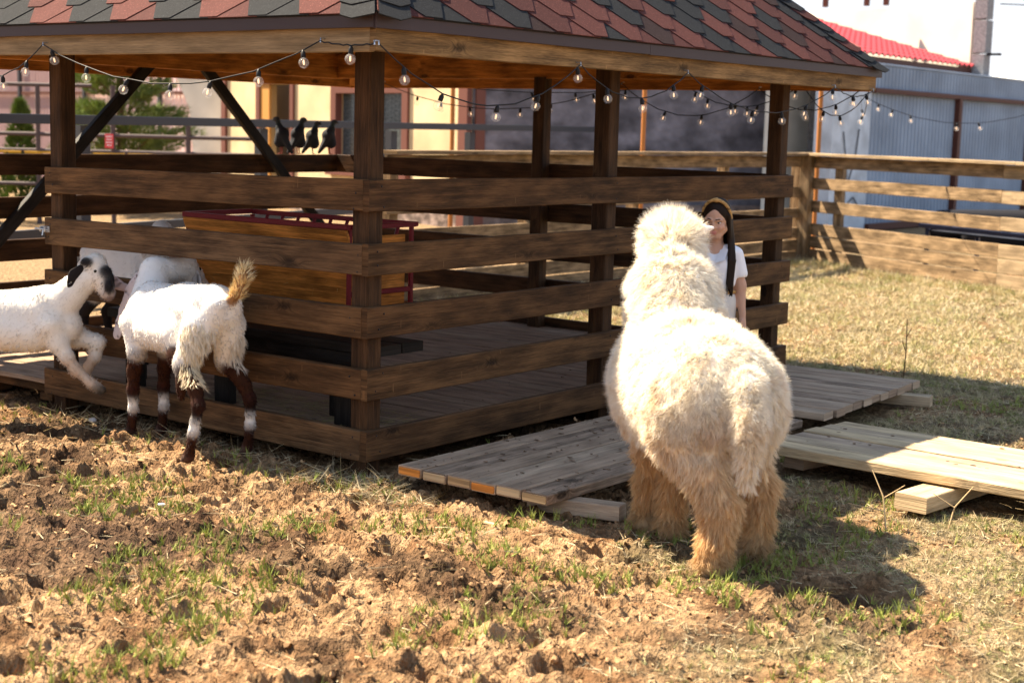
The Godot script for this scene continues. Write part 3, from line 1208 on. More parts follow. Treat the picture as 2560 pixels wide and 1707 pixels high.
func boardwalks() -> void:
	# along the shaded side: planks run away from the camera
	var p1 := plank_deck("boardwalk", "dusty grey-brown plank boardwalk lying against the shaded gazebo side", Vector3(0.33, 0.115, 0.16), Vector3(0, 0, -1), Vector3(1, 0, 0), 2.42, 6, 0.145, 0.045, [M.plank, M.plank_d, M.plank, M.plank_b], 0.03, true)
	p1.rotation.y = 0.0
	plank_deck("boardwalk", "pale plank boardwalk with slanting boards behind the alpaca", Vector3(0.12, 0.135, -2.35), Vector3(1.0, 0, -0.06).normalized(), Vector3(-0.06, 0, -1.0).normalized(), 1.14, 11, 0.142, 0.045, [M.plank_b, M.plank, M.plank_b, M.plank_d], 0.02)
	plank_deck("boardwalk", "new yellow plank boardwalk reaching the right edge, partly in sun", Vector3(1.36, 0.135, -1.42), Vector3(0.998, 0, 0.055).normalized(), Vector3(0.055, 0, -0.998).normalized(), 3.2, 6, 0.15, 0.048, [M.plank_new, M.plank_new_b, M.plank_b, M.plank_new, M.plank_new_b, M.plank_new], 0.01)
	batten("short pale batten under the front end of the shaded boardwalk", Vector3(1.0, 0.033, 0.0), Vector3(1.42, 0.033, -0.10), 0.07, 0.09, M.plank_b)
	batten("pale batten sticking out beyond the slanting boardwalk", Vector3(0.6, 0.05, -3.55), Vector3(1.34, 0.05, -3.72), 0.07, 0.10, M.plank_new_b)
	batten("thick yellow batten under the sunny boardwalk at right", Vector3(2.30, 0.04, -1.12), Vector3(2.42, 0.04, -2.2), 0.075, 0.16, M.plank_new)
	batten("dark batten under the near end of the sunny boardwalk", Vector3(1.5, 0.04, -1.55), Vector3(1.62, 0.04, -2.2), 0.075, 0.12, M.plank)

# ---------------------------------------------------------------- animals
const WHITE := Color(0.80, 0.76, 0.70)

func hair_mat(rough := 0.85, back := 0.35) -> StandardMaterial3D:
	var m := mat(Color.WHITE, rough, null, null, 1.0, 0.0, 0.3)
	m.vertex_color_use_as_albedo = true
	m.backlight_enabled = true
	m.backlight = Color(back, back, back)
	return m

func fleece_mat() -> StandardMaterial3D:
	var m := hair_mat(0.9, 0.7)
	m.backlight = Color(0.86, 0.82, 0.73)
	return m

func alpaca() -> void:
	var o := thing("alpaca", "shaggy cream-white alpaca seen from behind, walking towards the girl", "alpaca", Vector3(2.0, 0, 0.16))
	var h := Vector3(-0.77, 0, -0.64).normalized()
	var rt := Vector3(-h.z, 0, h.x)
	var P := func(f: float, y: float, s: float) -> Vector3: return h * f + rt * s + Vector3(0, y, 0)
	var W := func(x: float, y: float, z: float) -> Vector3: return Vector3(x, y, z) - o.position
	var cream := Color(0.96, 0.94, 0.90)
	var buff := Color(0.82, 0.68, 0.48)
	var tan := Color(0.70, 0.47, 0.24)
	var pr := []
	pr.append(["c", P.call(0.0, 0.66, 0.0), P.call(0.28, 0.665, -0.01), 0.245, 0.255, cream])
	pr.append(["c", P.call(0.28, 0.665, -0.01), P.call(0.52, 0.675, -0.01), 0.255, 0.23, cream])
	pr.append(["c", P.call(0.02, 0.62, -0.09), P.call(0.46, 0.605, -0.09), 0.19, 0.185, cream])
	pr.append(["c", P.call(0.02, 0.62, 0.09), P.call(0.46, 0.605, 0.09), 0.19, 0.185, cream])
	# neck and head
	pr.append(["c", P.call(0.54, 0.76, 0.02), P.call(0.72, 0.96, 0.06), 0.19, 0.185, cream])
	pr.append(["c", P.call(0.72, 0.96, 0.06), P.call(0.86, 1.14, 0.095), 0.175, 0.112, cream])
	pr.append(["c", P.call(0.86, 1.16, 0.095), P.call(0.92, 1.20, 0.105), 0.098, 0.090, cream])
	pr.append(["c", P.call(0.92, 1.175, 0.105), P.call(1.09, 1.12, 0.13), 0.08, 0.05, cream])
	# legs: rump to foot
	var legs := [
		[P.call(0.0, 0.52, -0.13), W.call(2.03, 0.40, 0.29), W.call(2.12, 0.26, 0.29), W.call(2.09, 0.035, 0.285), 0.125, 0.072, 0.052, 0.064],
		[P.call(0.0, 0.52, 0.12), W.call(2.06, 0.42, 0.0), W.call(2.13, 0.29, 0.0), W.call(2.115, 0.07, -0.005), 0.125, 0.072, 0.050, 0.060],
		[P.call(0.44, 0.5, -0.12), W.call(1.58, 0.36, -0.08), W.call(1.56, 0.20, -0.09), W.call(1.535, 0.03, -0.10), 0.10, 0.058, 0.046, 0.056],
		[P.call(0.42, 0.5, 0.06), W.call(1.70, 0.34, -0.10), W.call(1.69, 0.20, -0.08), W.call(1.69, 0.03, -0.06), 0.10, 0.058, 0.046, 0.056]]
	for i in 4:
		var q: Array = legs[i]
		pr.append(["c", q[0], q[1], q[4], q[5], buff if i < 2 else tan.lerp(buff, 0.3)])
		pr.append(["c", q[1], q[2], q[5], q[6], buff.lerp(tan, 0.4) if i < 2 else tan])
		pr.append(["c", q[2], q[3], q[6], q[7], tan])
		pr.append(["c", q[3] + Vector3(0, -0.02, 0), q[3] + h * 0.06 + Vector3(0, -0.02, 0), 0.035, 0.028, Color(0.25, 0.19, 0.13)])
	# tail
	var tb: Vector3 = P.call(-0.24, 0.74, 0.03)
	pr.append(["c", tb, tb + h * -0.05 + Vector3(0, -0.13, 0), 0.05, 0.048, cream])
	pr.append(["c", tb + h * -0.05 + Vector3(0, -0.13, 0), tb + h * -0.045 + Vector3(0, -0.36, 0), 0.048, 0.022, buff.lerp(cream, 0.5)])
	var b := nets(pr, 0.018, 0.05, 0.05)
	flesh(o, "body", b, M.vert)
	# ears
	for s in [-1, 1]:
		var e0: Vector3 = P.call(0.88, 1.225, 0.10 + 0.085 * s)
		var ear := nets([["c", e0, e0 + rt * 0.045 * s + Vector3(0, 0.022, 0) - h * 0.02, 0.024, 0.020, cream], ["c", e0 + rt * 0.045 * s + Vector3(0, 0.022, 0) - h * 0.02, e0 + rt * 0.085 * s + Vector3(0, 0.030, 0) - h * 0.04, 0.020, 0.008, cream.lerp(Color(0.8, 0.5, 0.45), 0.25)]], 0.006, 0.01)
		flesh(o, "ear", ear, M.vert)
	# fleece
	var r := RandomNumberGenerator.new()
	r.seed = 91
	var curl := FastNoiseLite.new()
	curl.seed = 4
	curl.frequency = 7.0
	var long := []
	var soft := []
	var down := Vector3(0, -1, 0)
	for q in spread_on(b, 46000, r):
		var p: Vector3 = q[0]
		var n: Vector3 = q[1]
		var low := 1.0 - smoothstep(0.36, 0.60, p.y)
		var swirl := Vector3(curl.get_noise_3d(p.x, p.y, p.z), curl.get_noise_3d(p.x + 9, p.y, p.z), curl.get_noise_3d(p.x, p.y + 9, p.z))
		var back := h * (-0.35)
		var dir: Vector3
		var len: float
		var col: Color = q[2]
		var tint := curl.get_noise_3d(p.x * 1.7 + 20, p.y * 1.7, p.z * 1.7)
		col = col.lerp(buff, clampf(0.02 + tint * 0.5, 0, 0.3))
		col = col.lerp(Color(0.66, 0.40, 0.17), smoothstep(0.1, 0.5, curl.get_noise_3d(p.x * 0.8, p.y * 0.8 + 31, p.z * 0.8)) * 0.28)  # orange-tan: dirt, plus warm shade between the locks put into the colour
		col = col * r.randf_range(0.88, 1.08)
		if p.y < 0.035 and r.randf() < 0.7:
			continue
		if low > 0.5:
			dir = n * 0.50 + down * 0.95 + swirl * 0.9
			len = r.randf_range(0.045, 0.090) * (1.0 if p.y > 0.12 else 0.7)
			if r.randf() < 0.45:
				continue
			if p.y < 0.06:
				dir.y = maxf(dir.y, -0.35)
			long.append([tuft_xf(p - n * 0.006, off_skin(dir, n, 0.36), len, 0.030, r), col])
		else:
			var neckw := smoothstep(0.85, 1.0, p.y)
			dir = n * 0.60 + down * (0.50 + 0.25 * neckw) + back * (1.0 - neckw) + swirl * 0.9
			len = r.randf_range(0.045, 0.07)
			var crown := smoothstep(1.12, 1.26, p.y)
			dir = dir.lerp(n * 0.9 + swirl * 0.7, crown)
			len *= 1.0 + 0.35 * crown + 0.25 * neckw
			soft.append([tuft_xf(p - n * 0.006, off_skin(dir, n, 0.42), len, 0.030, r), col])
	var hm := fleece_mat()
	many(o, "fleece", tuft_mesh(11, 1.0, 0.6, 0.036, 3, 1, 0.55), hm, soft)
	many(o, "leg_fleece", tuft_mesh(9, 0.9, 0.5, 0.045, 4, 2, 0.8), hm, long)

# a goat from named joints in its own axes (forward, up, right)
func goat(called: String, label: String, at: Vector3, h: Vector3, J: Dictionary, C: Dictionary) -> Node3D:
	h = h.normalized()
	var o := thing(called, label, "goat", at, "goats at the gazebo")
	var rt := Vector3(-h.z, 0, h.x)
	var P := func(a: Array) -> Vector3: return h * a[0] + Vector3(0, a[1], 0) + rt * a[2]
	var w: Color = C.body
	var pr := []
	pr.append(["c", P.call(J.hip), P.call(J.loin), J.get("r_hip", 0.115), 0.12, w])
	pr.append(["c", P.call(J.loin), P.call(J.chest), 0.12, 0.13, w])
	var be: Array = J.belly
	pr.append(["c", P.call([be[0] - 0.12, be[1], 0.035]), P.call([be[0] + 0.18, be[1] - 0.01, 0.03]), 0.122, 0.118, w])
	pr.append(["c", P.call([be[0] - 0.12, be[1], -0.035]), P.call([be[0] + 0.18, be[1] - 0.01, -0.03]), 0.122, 0.118, w])
	pr.append(["c", P.call(J.withers), P.call(J.loin), 0.075, 0.09, w])
	# hip bones, shoulder blades, stifle
	for s in [-1, 1]:
		var hp: Array = J.hip
		var ch: Array = J.chest
		pr.append(["c", P.call([hp[0] + 0.06, hp[1] + 0.075, 0.055 * s]), P.call([hp[0] + 0.01, hp[1] + 0.05, 0.075 * s]), 0.035, 0.04, w])
		pr.append(["c", P.call([hp[0] - 0.10, hp[1] + 0.03, 0.05 * s]), P.call([hp[0] - 0.06, hp[1] - 0.03, 0.06 * s]), 0.04, 0.05, w])
		pr.append(["c", P.call([ch[0] + 0.0, ch[1] + 0.09, 0.055 * s]), P.call([ch[0] + 0.07, ch[1] - 0.04, 0.10 * s]), 0.045, 0.05, w])
	pr.append(["c", P.call(J.brisket), P.call(J.chest), 0.10, 0.13, w])
	pr.append(["c", P.call(J.neck0), P.call(J.neck1), 0.105, 0.07, C.get("neck", w)])
	pr.append(["c", P.call(J.neck1), P.call(J.poll), 0.068, 0.06, C.get("neck", w)])
	var poll: Vector3 = P.call(J.poll)
	var muz: Vector3 = P.call(J.muzzle)
	var fd := (muz - poll).normalized()
	pr.append(["c", poll, poll.lerp(muz, 0.45), 0.06, 0.052, C.get("head", w)])
	pr.append(["c", poll.lerp(muz, 0.45), muz, 0.052, 0.034, C.get("face", w)])
	pr.append(["c", muz + fd * 0.005, muz + fd * 0.012 + Vector3(0, -0.004, 0), 0.033, 0.028, C.get("nose", Color(0.5, 0.36, 0.3))])
	var side := fd.cross(Vector3.UP).normalized()
	var topv := side.cross(fd).normalized()
	# jaw
	pr.append(["c", poll.lerp(muz, 0.35) - topv * 0.035, muz - topv * 0.022 - fd * 0.01, 0.036, 0.022, C.get("face", w)])
	for L in J.legs:
		var cs: Array = L.c
		for i in L.p.size() - 1:
			pr.append(["c", P.call(L.p[i]), P.call(L.p[i + 1]), L.r[i], L.r[i + 1], cs[i]])
		var ft: Vector3 = P.call(L.p[L.p.size() - 1])
		for s in [-1, 1]:
			pr.append(["c", ft + rt * 0.011 * s, ft + rt * 0.013 * s + h * 0.03 + Vector3(0, -0.018, 0), 0.017, 0.015, C.get("hoof", Color(0.10, 0.07, 0.05))])
	if J.has("patches"):
		for q in J.patches:
			pr.append(["e", P.call(q[0]), q[1], Basis.IDENTITY, 0, q[2]])
	if J.has("tail"):
		var tl: Array = J.tail
		for i in tl.size() - 1:
			pr.append(["c", P.call(tl[i]), P.call(tl[i + 1]), 0.022, 0.016, C.get("tail", w)])
	var b := nets(pr, 0.012, 0.028, 0.0045)
	flesh(o, "body", b, M.vert)
	# eyes, horn buds and long hanging ears
	var ec := poll.lerp(muz, 0.30) + topv * 0.026
	for s in [-1, 1]:
		var em := SphereMesh.new()
		em.radius = 0.0115
		em.height = 0.023
		em.radial_segments = 12
		em.rings = 6
		put_local(o, "eye", em, M.eye_dark, Transform3D(Basis.IDENTITY, ec + side * 0.047 * s))
	for e in J.ears:
		flesh(o, "ear", ear_flap(P, e[0], e[1], e[2]), M.vert)
	# short coat
	var r := RandomNumberGenerator.new()
	r.seed = called.length() + int(at.x * 100)
	var coat := []
	var fringe := []
	for q in spread_on(b, int(J.get("coat", 9000)), r):
		var p: Vector3 = q[0]
		var n: Vector3 = q[1]
		var c: Color = q[2] * r.randf_range(0.84, 1.08)
		var dir := n * 0.28 - h * 0.55 + Vector3(0, -0.75, 0)
		if p.y < 0.03:
			continue
		var lc := c
		var fr := false
		if J.has("fringe"):
			for z in J.fringe:
				var fc: Vector3 = P.call(z[0])
				if p.distance_to(fc) < z[1] and r.randf() < 0.9:
					fr = true
					lc = (z[2] as Color) * r.randf_range(0.85, 1.12)
					dir = n * z[4] + P.call(z[3])
		if fr:
			fringe.append([tuft_xf(p, off_skin(dir, n, 0.2), r.randf_range(0.035, 0.075), 0.022, r), lc])
		else:
			coat.append([tuft_xf(p - n * 0.002, off_skin(dir, n, 0.13), r.randf_range(0.013, 0.022), 0.012, r), c])
	var hm := hair_mat(0.75, 0.6)
	many(o, "coat", tuft_mesh(4, 0.35, 0.2, 0.11, 2, 5), hm, coat)
	if fringe.size() > 0:
		many(o, "long_hair", tuft_mesh(6, 0.28, 0.45, 0.07, 4, 6), hm, fringe)
	return o

# a long drooping ear: a leaf-shaped flap, a little cupped; pts are its middle line
func ear_flap(P: Callable, pts: Array, width: float, col: Color) -> Dictionary:
	var pr := []
	var n := pts.size()
	for i in n - 1:
		var a: Vector3 = P.call(pts[i])
		var b: Vector3 = P.call(pts[i + 1])
		var ax := (b - a).normalized()
		var sd := ax.cross(P.call([0.25, 0.0, 1.0])).normalized()
		var nr := sd.cross(ax).normalized()
		var t := (i + 0.5) / (n - 1)
		var wd := width * (0.55 + 0.9 * sin(PI * clampf(t * 0.85 + 0.12, 0, 1))) * 0.7
		pr.append(["e", (a + b) / 2, Vector3(a.distance_to(b) * 0.72, wd, 0.0075), Basis(ax, sd, nr), 0, col])
	return nets(pr, 0.0065, 0.015, 0.01)

func leg_pts(pts: Array, rad: Array, cols: Array) -> Dictionary:
	return {"p": pts, "r": rad, "c": cols}

func goats() -> void:
	M.eye_dark = mat(lin(0.02, 0.015, 0.01), 0.12)
	var w := Color(0.84, 0.80, 0.75)
	var br := Color(0.040, 0.012, 0.0065)
	var dk := Color(0.022, 0.010, 0.007)
	var buff := Color(0.70, 0.46, 0.19)
	# the goat with brown stockings, head through the rails
	var hr := [0.092, 0.056, 0.032, 0.029, 0.021, 0.023, 0.024]
	var hc := [w, br, br, dk, w, br]
	var fr := [0.078, 0.047, 0.033, 0.029, 0.021, 0.023, 0.024]
	var fc := [w, br, br, dk, w, br]
	var J := {
		"hip": [0.02, 0.745, 0.0], "loin": [0.28, 0.725, 0.0], "chest": [0.62, 0.655, 0.0], "belly": [0.36, 0.61, 0.0], "withers": [0.62, 0.755, 0.0], "brisket": [0.70, 0.56, 0.0],
		"neck0": [0.70, 0.70, 0.02], "neck1": [0.785, 0.865, 0.10], "poll": [0.80, 0.875, 0.30], "muzzle": [0.86, 0.76, 0.44], "r_hip": 0.12,
		"legs": [
			leg_pts([[0.03, 0.66, -0.08], [0.10, 0.47, -0.12], [-0.03, 0.36, -0.14], [-0.075, 0.29, -0.15], [-0.06, 0.215, -0.158], [-0.05, 0.155, -0.163], [-0.005, 0.022, -0.165]], hr, hc),
			leg_pts([[0.03, 0.66, 0.08], [0.10, 0.47, 0.12], [-0.02, 0.36, 0.145], [-0.06, 0.29, 0.155], [-0.05, 0.215, 0.163], [-0.042, 0.155, 0.17], [-0.005, 0.022, 0.174]], hr, hc),
			leg_pts([[0.66, 0.60, -0.08], [0.63, 0.46, -0.09], [0.665, 0.36, -0.09], [0.68, 0.25, -0.088], [0.685, 0.205, -0.085], [0.69, 0.15, -0.083], [0.72, 0.022, -0.08]], fr, fc),
			leg_pts([[0.66, 0.60, 0.08], [0.63, 0.46, 0.085], [0.655, 0.36, 0.085], [0.665, 0.25, 0.083], [0.66, 0.205, 0.081], [0.655, 0.15, 0.08], [0.68, 0.022, 0.078]], fr, fc)],
		"patches": [[[0.20, 0.50, -0.10], Vector3(0.07, 0.07, 0.05), br], [[0.12, 0.38, -0.13], Vector3(0.035, 0.10, 0.022), br]],
		"tail": [[-0.10, 0.80, 0.02], [-0.15, 0.84, 0.03], [-0.165, 0.91, 0.05], [-0.15, 0.96, 0.06]],
		"ears": [[[[0.85, 0.865, 0.10], [0.92, 0.78, 0.054], [0.957, 0.68, 0.038], [0.985, 0.59, 0.023], [1.012, 0.52, 0.008], [1.02, 0.48, 0.0]], 0.050, Color(0.60, 0.50, 0.48)], [[[0.76, 0.85, 0.33], [0.73, 0.72, 0.34], [0.73, 0.56, 0.34]], 0.05, Color(0.55, 0.5, 0.48)]],
		"fringe": [[[-0.04, 0.58, -0.14], 0.11, Color(0.84, 0.76, 0.62), [-0.25, -1.0, 0.0], 0.18], [[-0.02, 0.46, -0.14], 0.085, Color(0.82, 0.70, 0.50), [-0.15, -1.0, 0.0], 0.2], [[-0.02, 0.52, 0.15], 0.09, Color(0.84, 0.76, 0.64), [-0.2, -1.0, 0.0], 0.2], [[-0.155, 0.90, 0.045], 0.10, Color(0.80, 0.60, 0.30), [-0.12, 0.9, 0.1], 0.6], [[-0.15, 0.95, 0.06], 0.06, Color(0.84, 0.70, 0.44), [-0.2, 0.7, 0.3], 0.9]],
		"coat": 12000}
	goat("goat", "white goat with brown stockings and raised buff tail, rear to the camera", Vector3(-0.763, 0.0, 0.27), Vector3(-0.985, 0, -0.17), J, {"body": w, "tail": Color(0.30, 0.15, 0.06), "hoof": Color(0.12, 0.075, 0.055)})
	# the goat stepping on to the skirt board at the left
	var wb := Color(0.81, 0.76, 0.69)
	var skin := Color(0.58, 0.44, 0.33)
	var blk := Color(0.018, 0.015, 0.015)
	var hb := Vector3(0.80, 0, -0.60).normalized()
	var J2 := {
		"hip": [-0.62, 0.60, 0.0], "loin": [-0.42, 0.595, 0.0], "chest": [-0.08, 0.60, 0.0], "belly": [-0.30, 0.525, 0.0], "withers": [-0.06, 0.685, 0.0], "brisket": [0.03, 0.54, 0.0],
		"neck0": [0.0, 0.645, 0.0], "neck1": [0.15, 0.80, 0.0], "poll": [0.205, 0.875, 0.0], "muzzle": [0.285, 0.735, 0.04],
		"legs": [
			leg_pts([[0.0, 0.545, -0.075], [0.06, 0.475, -0.08], [0.19, 0.44, -0.09], [0.175, 0.36, -0.09], [0.135, 0.30, -0.09], [0.115, 0.25, -0.09]], [0.085, 0.06, 0.040, 0.030, 0.024, 0.022], [wb, wb, wb, skin, Color(0.50, 0.37, 0.27)]),
			leg_pts([[-0.02, 0.545, 0.075], [0.02, 0.46, 0.075], [0.07, 0.38, 0.08], [0.12, 0.31, 0.08], [0.20, 0.245, 0.09], [0.235, 0.222, 0.09]], [0.085, 0.055, 0.034, 0.028, 0.023, 0.022], [wb, wb, skin, skin, skin]),
			leg_pts([[-0.62, 0.55, -0.08], [-0.54, 0.38, -0.09], [-0.70, 0.24, -0.09], [-0.66, 0.08, -0.09], [-0.63, 0.02, -0.09]], [0.10, 0.06, 0.032, 0.023, 0.024], [wb, wb, wb, wb]),
			leg_pts([[-0.62, 0.55, 0.08], [-0.54, 0.38, 0.09], [-0.70, 0.24, 0.09], [-0.66, 0.08, 0.09], [-0.63, 0.02, 0.09]], [0.10, 0.06, 0.032, 0.023, 0.024], [wb, wb, wb, wb])],
		"patches": [[[0.268, 0.838, 0.036], Vector3(0.036, 0.034, 0.036), blk], [[0.290, 0.790, 0.040], Vector3(0.026, 0.040, 0.032), blk], [[0.175, 0.895, 0.052], Vector3(0.036, 0.018, 0.024), blk], [[0.300, 0.765, 0.075], Vector3(0.016, 0.03, 0.016), blk]],
		"ears": [[[[0.22, 0.85, -0.055], [0.28, 0.79, -0.06], [0.33, 0.755, -0.06], [0.385, 0.745, -0.05]], 0.034, Color(0.55, 0.40, 0.36)], [[[0.165, 0.865, 0.055], [0.125, 0.85, 0.075], [0.10, 0.81, 0.08], [0.09, 0.76, 0.075]], 0.030, blk]],
		"coat": 9000}
	goat("goat", "white goat with black face marks lifting a foreleg on to the skirt board", Vector3(-2.03, 0.0, 0.28), hb, J2, {"body": wb, "face": wb.lerp(skin, 0.25), "head": wb.lerp(buff, 0.12), "nose": Color(0.25, 0.16, 0.14), "hoof": Color(0.10, 0.08, 0.06)})
	# two goats inside, behind the rails
	var st_r := [0.09, 0.055, 0.032, 0.023, 0.023]
	var bl4 := [w, blk, blk, blk]
	var legs4 := [
		leg_pts([[0.0, 0.56, -0.08], [0.07, 0.40, -0.09], [-0.08, 0.26, -0.09], [-0.05, 0.08, -0.09], [-0.01, 0.02, -0.09]], st_r, bl4),
		leg_pts([[0.0, 0.56, 0.08], [0.07, 0.40, 0.09], [-0.08, 0.26, 0.09], [-0.05, 0.08, 0.09], [-0.01, 0.02, 0.09]], st_r, bl4),
		leg_pts([[0.52, 0.50, -0.08], [0.49, 0.38, -0.08], [0.53, 0.22, -0.08], [0.52, 0.07, -0.08], [0.54, 0.02, -0.08]], st_r, bl4),
		leg_pts([[0.52, 0.50, 0.08], [0.49, 0.38, 0.08], [0.53, 0.22, 0.08], [0.52, 0.07, 0.08], [0.54, 0.02, 0.08]], st_r, bl4)]
	var J3 := {
		"hip": [0.0, 0.63, 0.0], "loin": [0.2, 0.645, 0.0], "chest": [0.48, 0.60, 0.0], "belly": [0.28, 0.54, 0.0], "withers": [0.50, 0.675, 0.0], "brisket": [0.56, 0.52, 0.0],
		"neck0": [0.54, 0.65, 0.0], "neck1": [0.66, 0.74, -0.02], "poll": [0.70, 0.77, -0.06], "muzzle": [0.72, 0.63, -0.13], "legs": legs4,
		"patches": [[[0.74, 0.76, -0.03], Vector3(0.035, 0.06, 0.05), blk], [[0.66, 0.74, -0.10], Vector3(0.03, 0.035, 0.02), blk]],
		"ears": [[[[0.69, 0.775, -0.12], [0.66, 0.72, -0.16], [0.65, 0.64, -0.17]], 0.035, Color(0.55, 0.5, 0.47)], [[[0.73, 0.775, 0.0], [0.76, 0.70, 0.04], [0.77, 0.62, 0.05]], 0.035, blk]],
		"coat": 5000}
	goat("goat", "white goat coloured grey for the shade, with dark legs, standing inside behind the rails", Vector3(-2.25, 0.13, -1.32), Vector3(-1, 0, 0.12), J3, {"body": Color(0.62, 0.60, 0.58), "head": Color(0.55, 0.47, 0.38), "face": Color(0.60, 0.52, 0.44), "hoof": blk})  # shade under the roof is put into the grey coat colour
	var J4 := J3.duplicate(true)
	J4.erase("patches")
	J4.neck1 = [0.66, 0.80, 0.03]
	J4.poll = [0.71, 0.85, 0.05]
	J4.muzzle = [0.84, 0.78, 0.06]
	J4.ears = [[[[0.70, 0.85, 0.11], [0.67, 0.79, 0.14], [0.66, 0.70, 0.15]], 0.035, Color(0.6, 0.55, 0.5)], [[[0.70, 0.85, -0.01], [0.67, 0.79, -0.05], [0.66, 0.70, -0.06]], 0.035, Color(0.6, 0.55, 0.5)]]
	goat("goat", "white goat farthest inside the gazebo, beside the left rail post", Vector3(-3.25, 0.13, -0.95), Vector3(1.0, 0, 0.05), J4, {"body": Color(0.72, 0.69, 0.66), "hoof": blk})

# ---------------------------------------------------------------- buildings and fences beyond the yard
func ribbed(l: float, h: float, period: float, depth: float) -> ArrayMesh:
	# corrugated sheet: x along, y up, facing +z, with a folded-back rim
	var st := SurfaceTool.new()
	st.begin(Mesh.PRIMITIVE_TRIANGLES)
	var n := int(l / period)
	var p := l / n
	var pts := []
	for i in n:
		var x := -l / 2 + i * p
		for q in [[0.0, 0.0], [0.35, 0.0], [0.5, 1.0], [0.85, 1.0]]:
			pts.append(Vector2(x + q[0] * p, q[1] * depth))
	pts.append(Vector2(l / 2, 0))
	for i in pts.size() - 1:
		var a: Vector2 = pts[i]
		var b: Vector2 = pts[i + 1]
		quad(st, Vector3(a.x, 0, a.y), Vector3(b.x, 0, b.y), Vector3(b.x, h, b.y), Vector3(a.x, h, a.y), 0.3)
	for i in pts.size() - 1:
		var a: Vector2 = pts[i]
		var b: Vector2 = pts[i + 1]
		quad(st, Vector3(b.x, 0, b.y - 0.012), Vector3(a.x, 0, a.y - 0.012), Vector3(a.x, h, a.y - 0.012), Vector3(b.x, h, b.y - 0.012), 0.3)
	return fixed(st)

func background() -> void:
	M.cream = tri(mat(lin(0.84, 0.66, 0.40), 0.9, T.blotch_soft, null, 1.0, 0.0, 0.2), 0.15)
	M.plaster = tri(mat(lin(0.34, 0.33, 0.38), 0.92, T.blotch, T.fine_n, 0.6, 0.0, 0.3), 0.22)
	M.plinth = tri(mat(lin(0.50, 0.38, 0.33), 0.9, T.blotch, T.fine_n, 0.8), 0.5)
	M.brown_trim = mat(lin(0.150, 0.062, 0.048), 0.6)
	M.orange_jamb = mat(lin(0.50, 0.25, 0.07), 0.7)
	M.blue_sheet = tri(mat(lin(0.34, 0.42, 0.53), 0.6, T.blotch_soft, null, 1.0, 0.0, 0.3), 0.12)
	M.pale_sheet = tri(mat(lin(0.62, 0.70, 0.78), 0.6, T.blotch_soft, null), 0.3)
	M.white_wall = tri(mat(lin(0.88, 0.86, 0.76), 0.92, T.blotch_soft, null, 1.0, 0.0, 0.3), 0.12)
	M.red_tile = mat(lin(0.36, 0.050, 0.062), 0.55)
	M.pink_sheet = mat(lin(0.78, 0.60, 0.58), 0.6)
	M.mauve = mat(lin(0.36, 0.25, 0.25), 0.6)
	M.window_glass = mat(lin(0.16, 0.19, 0.20), 0.08, T.blotch)
	M.window_glass.uv1_scale = Vector3(3, 3, 3)
	M.block = tri(mat(lin(0.42, 0.42, 0.43), 0.9, T.fine), 0.6)
	farmhouse()
	grey_house()
	barn()
	red_roof_house()
	left_side()
	yard_clutter()

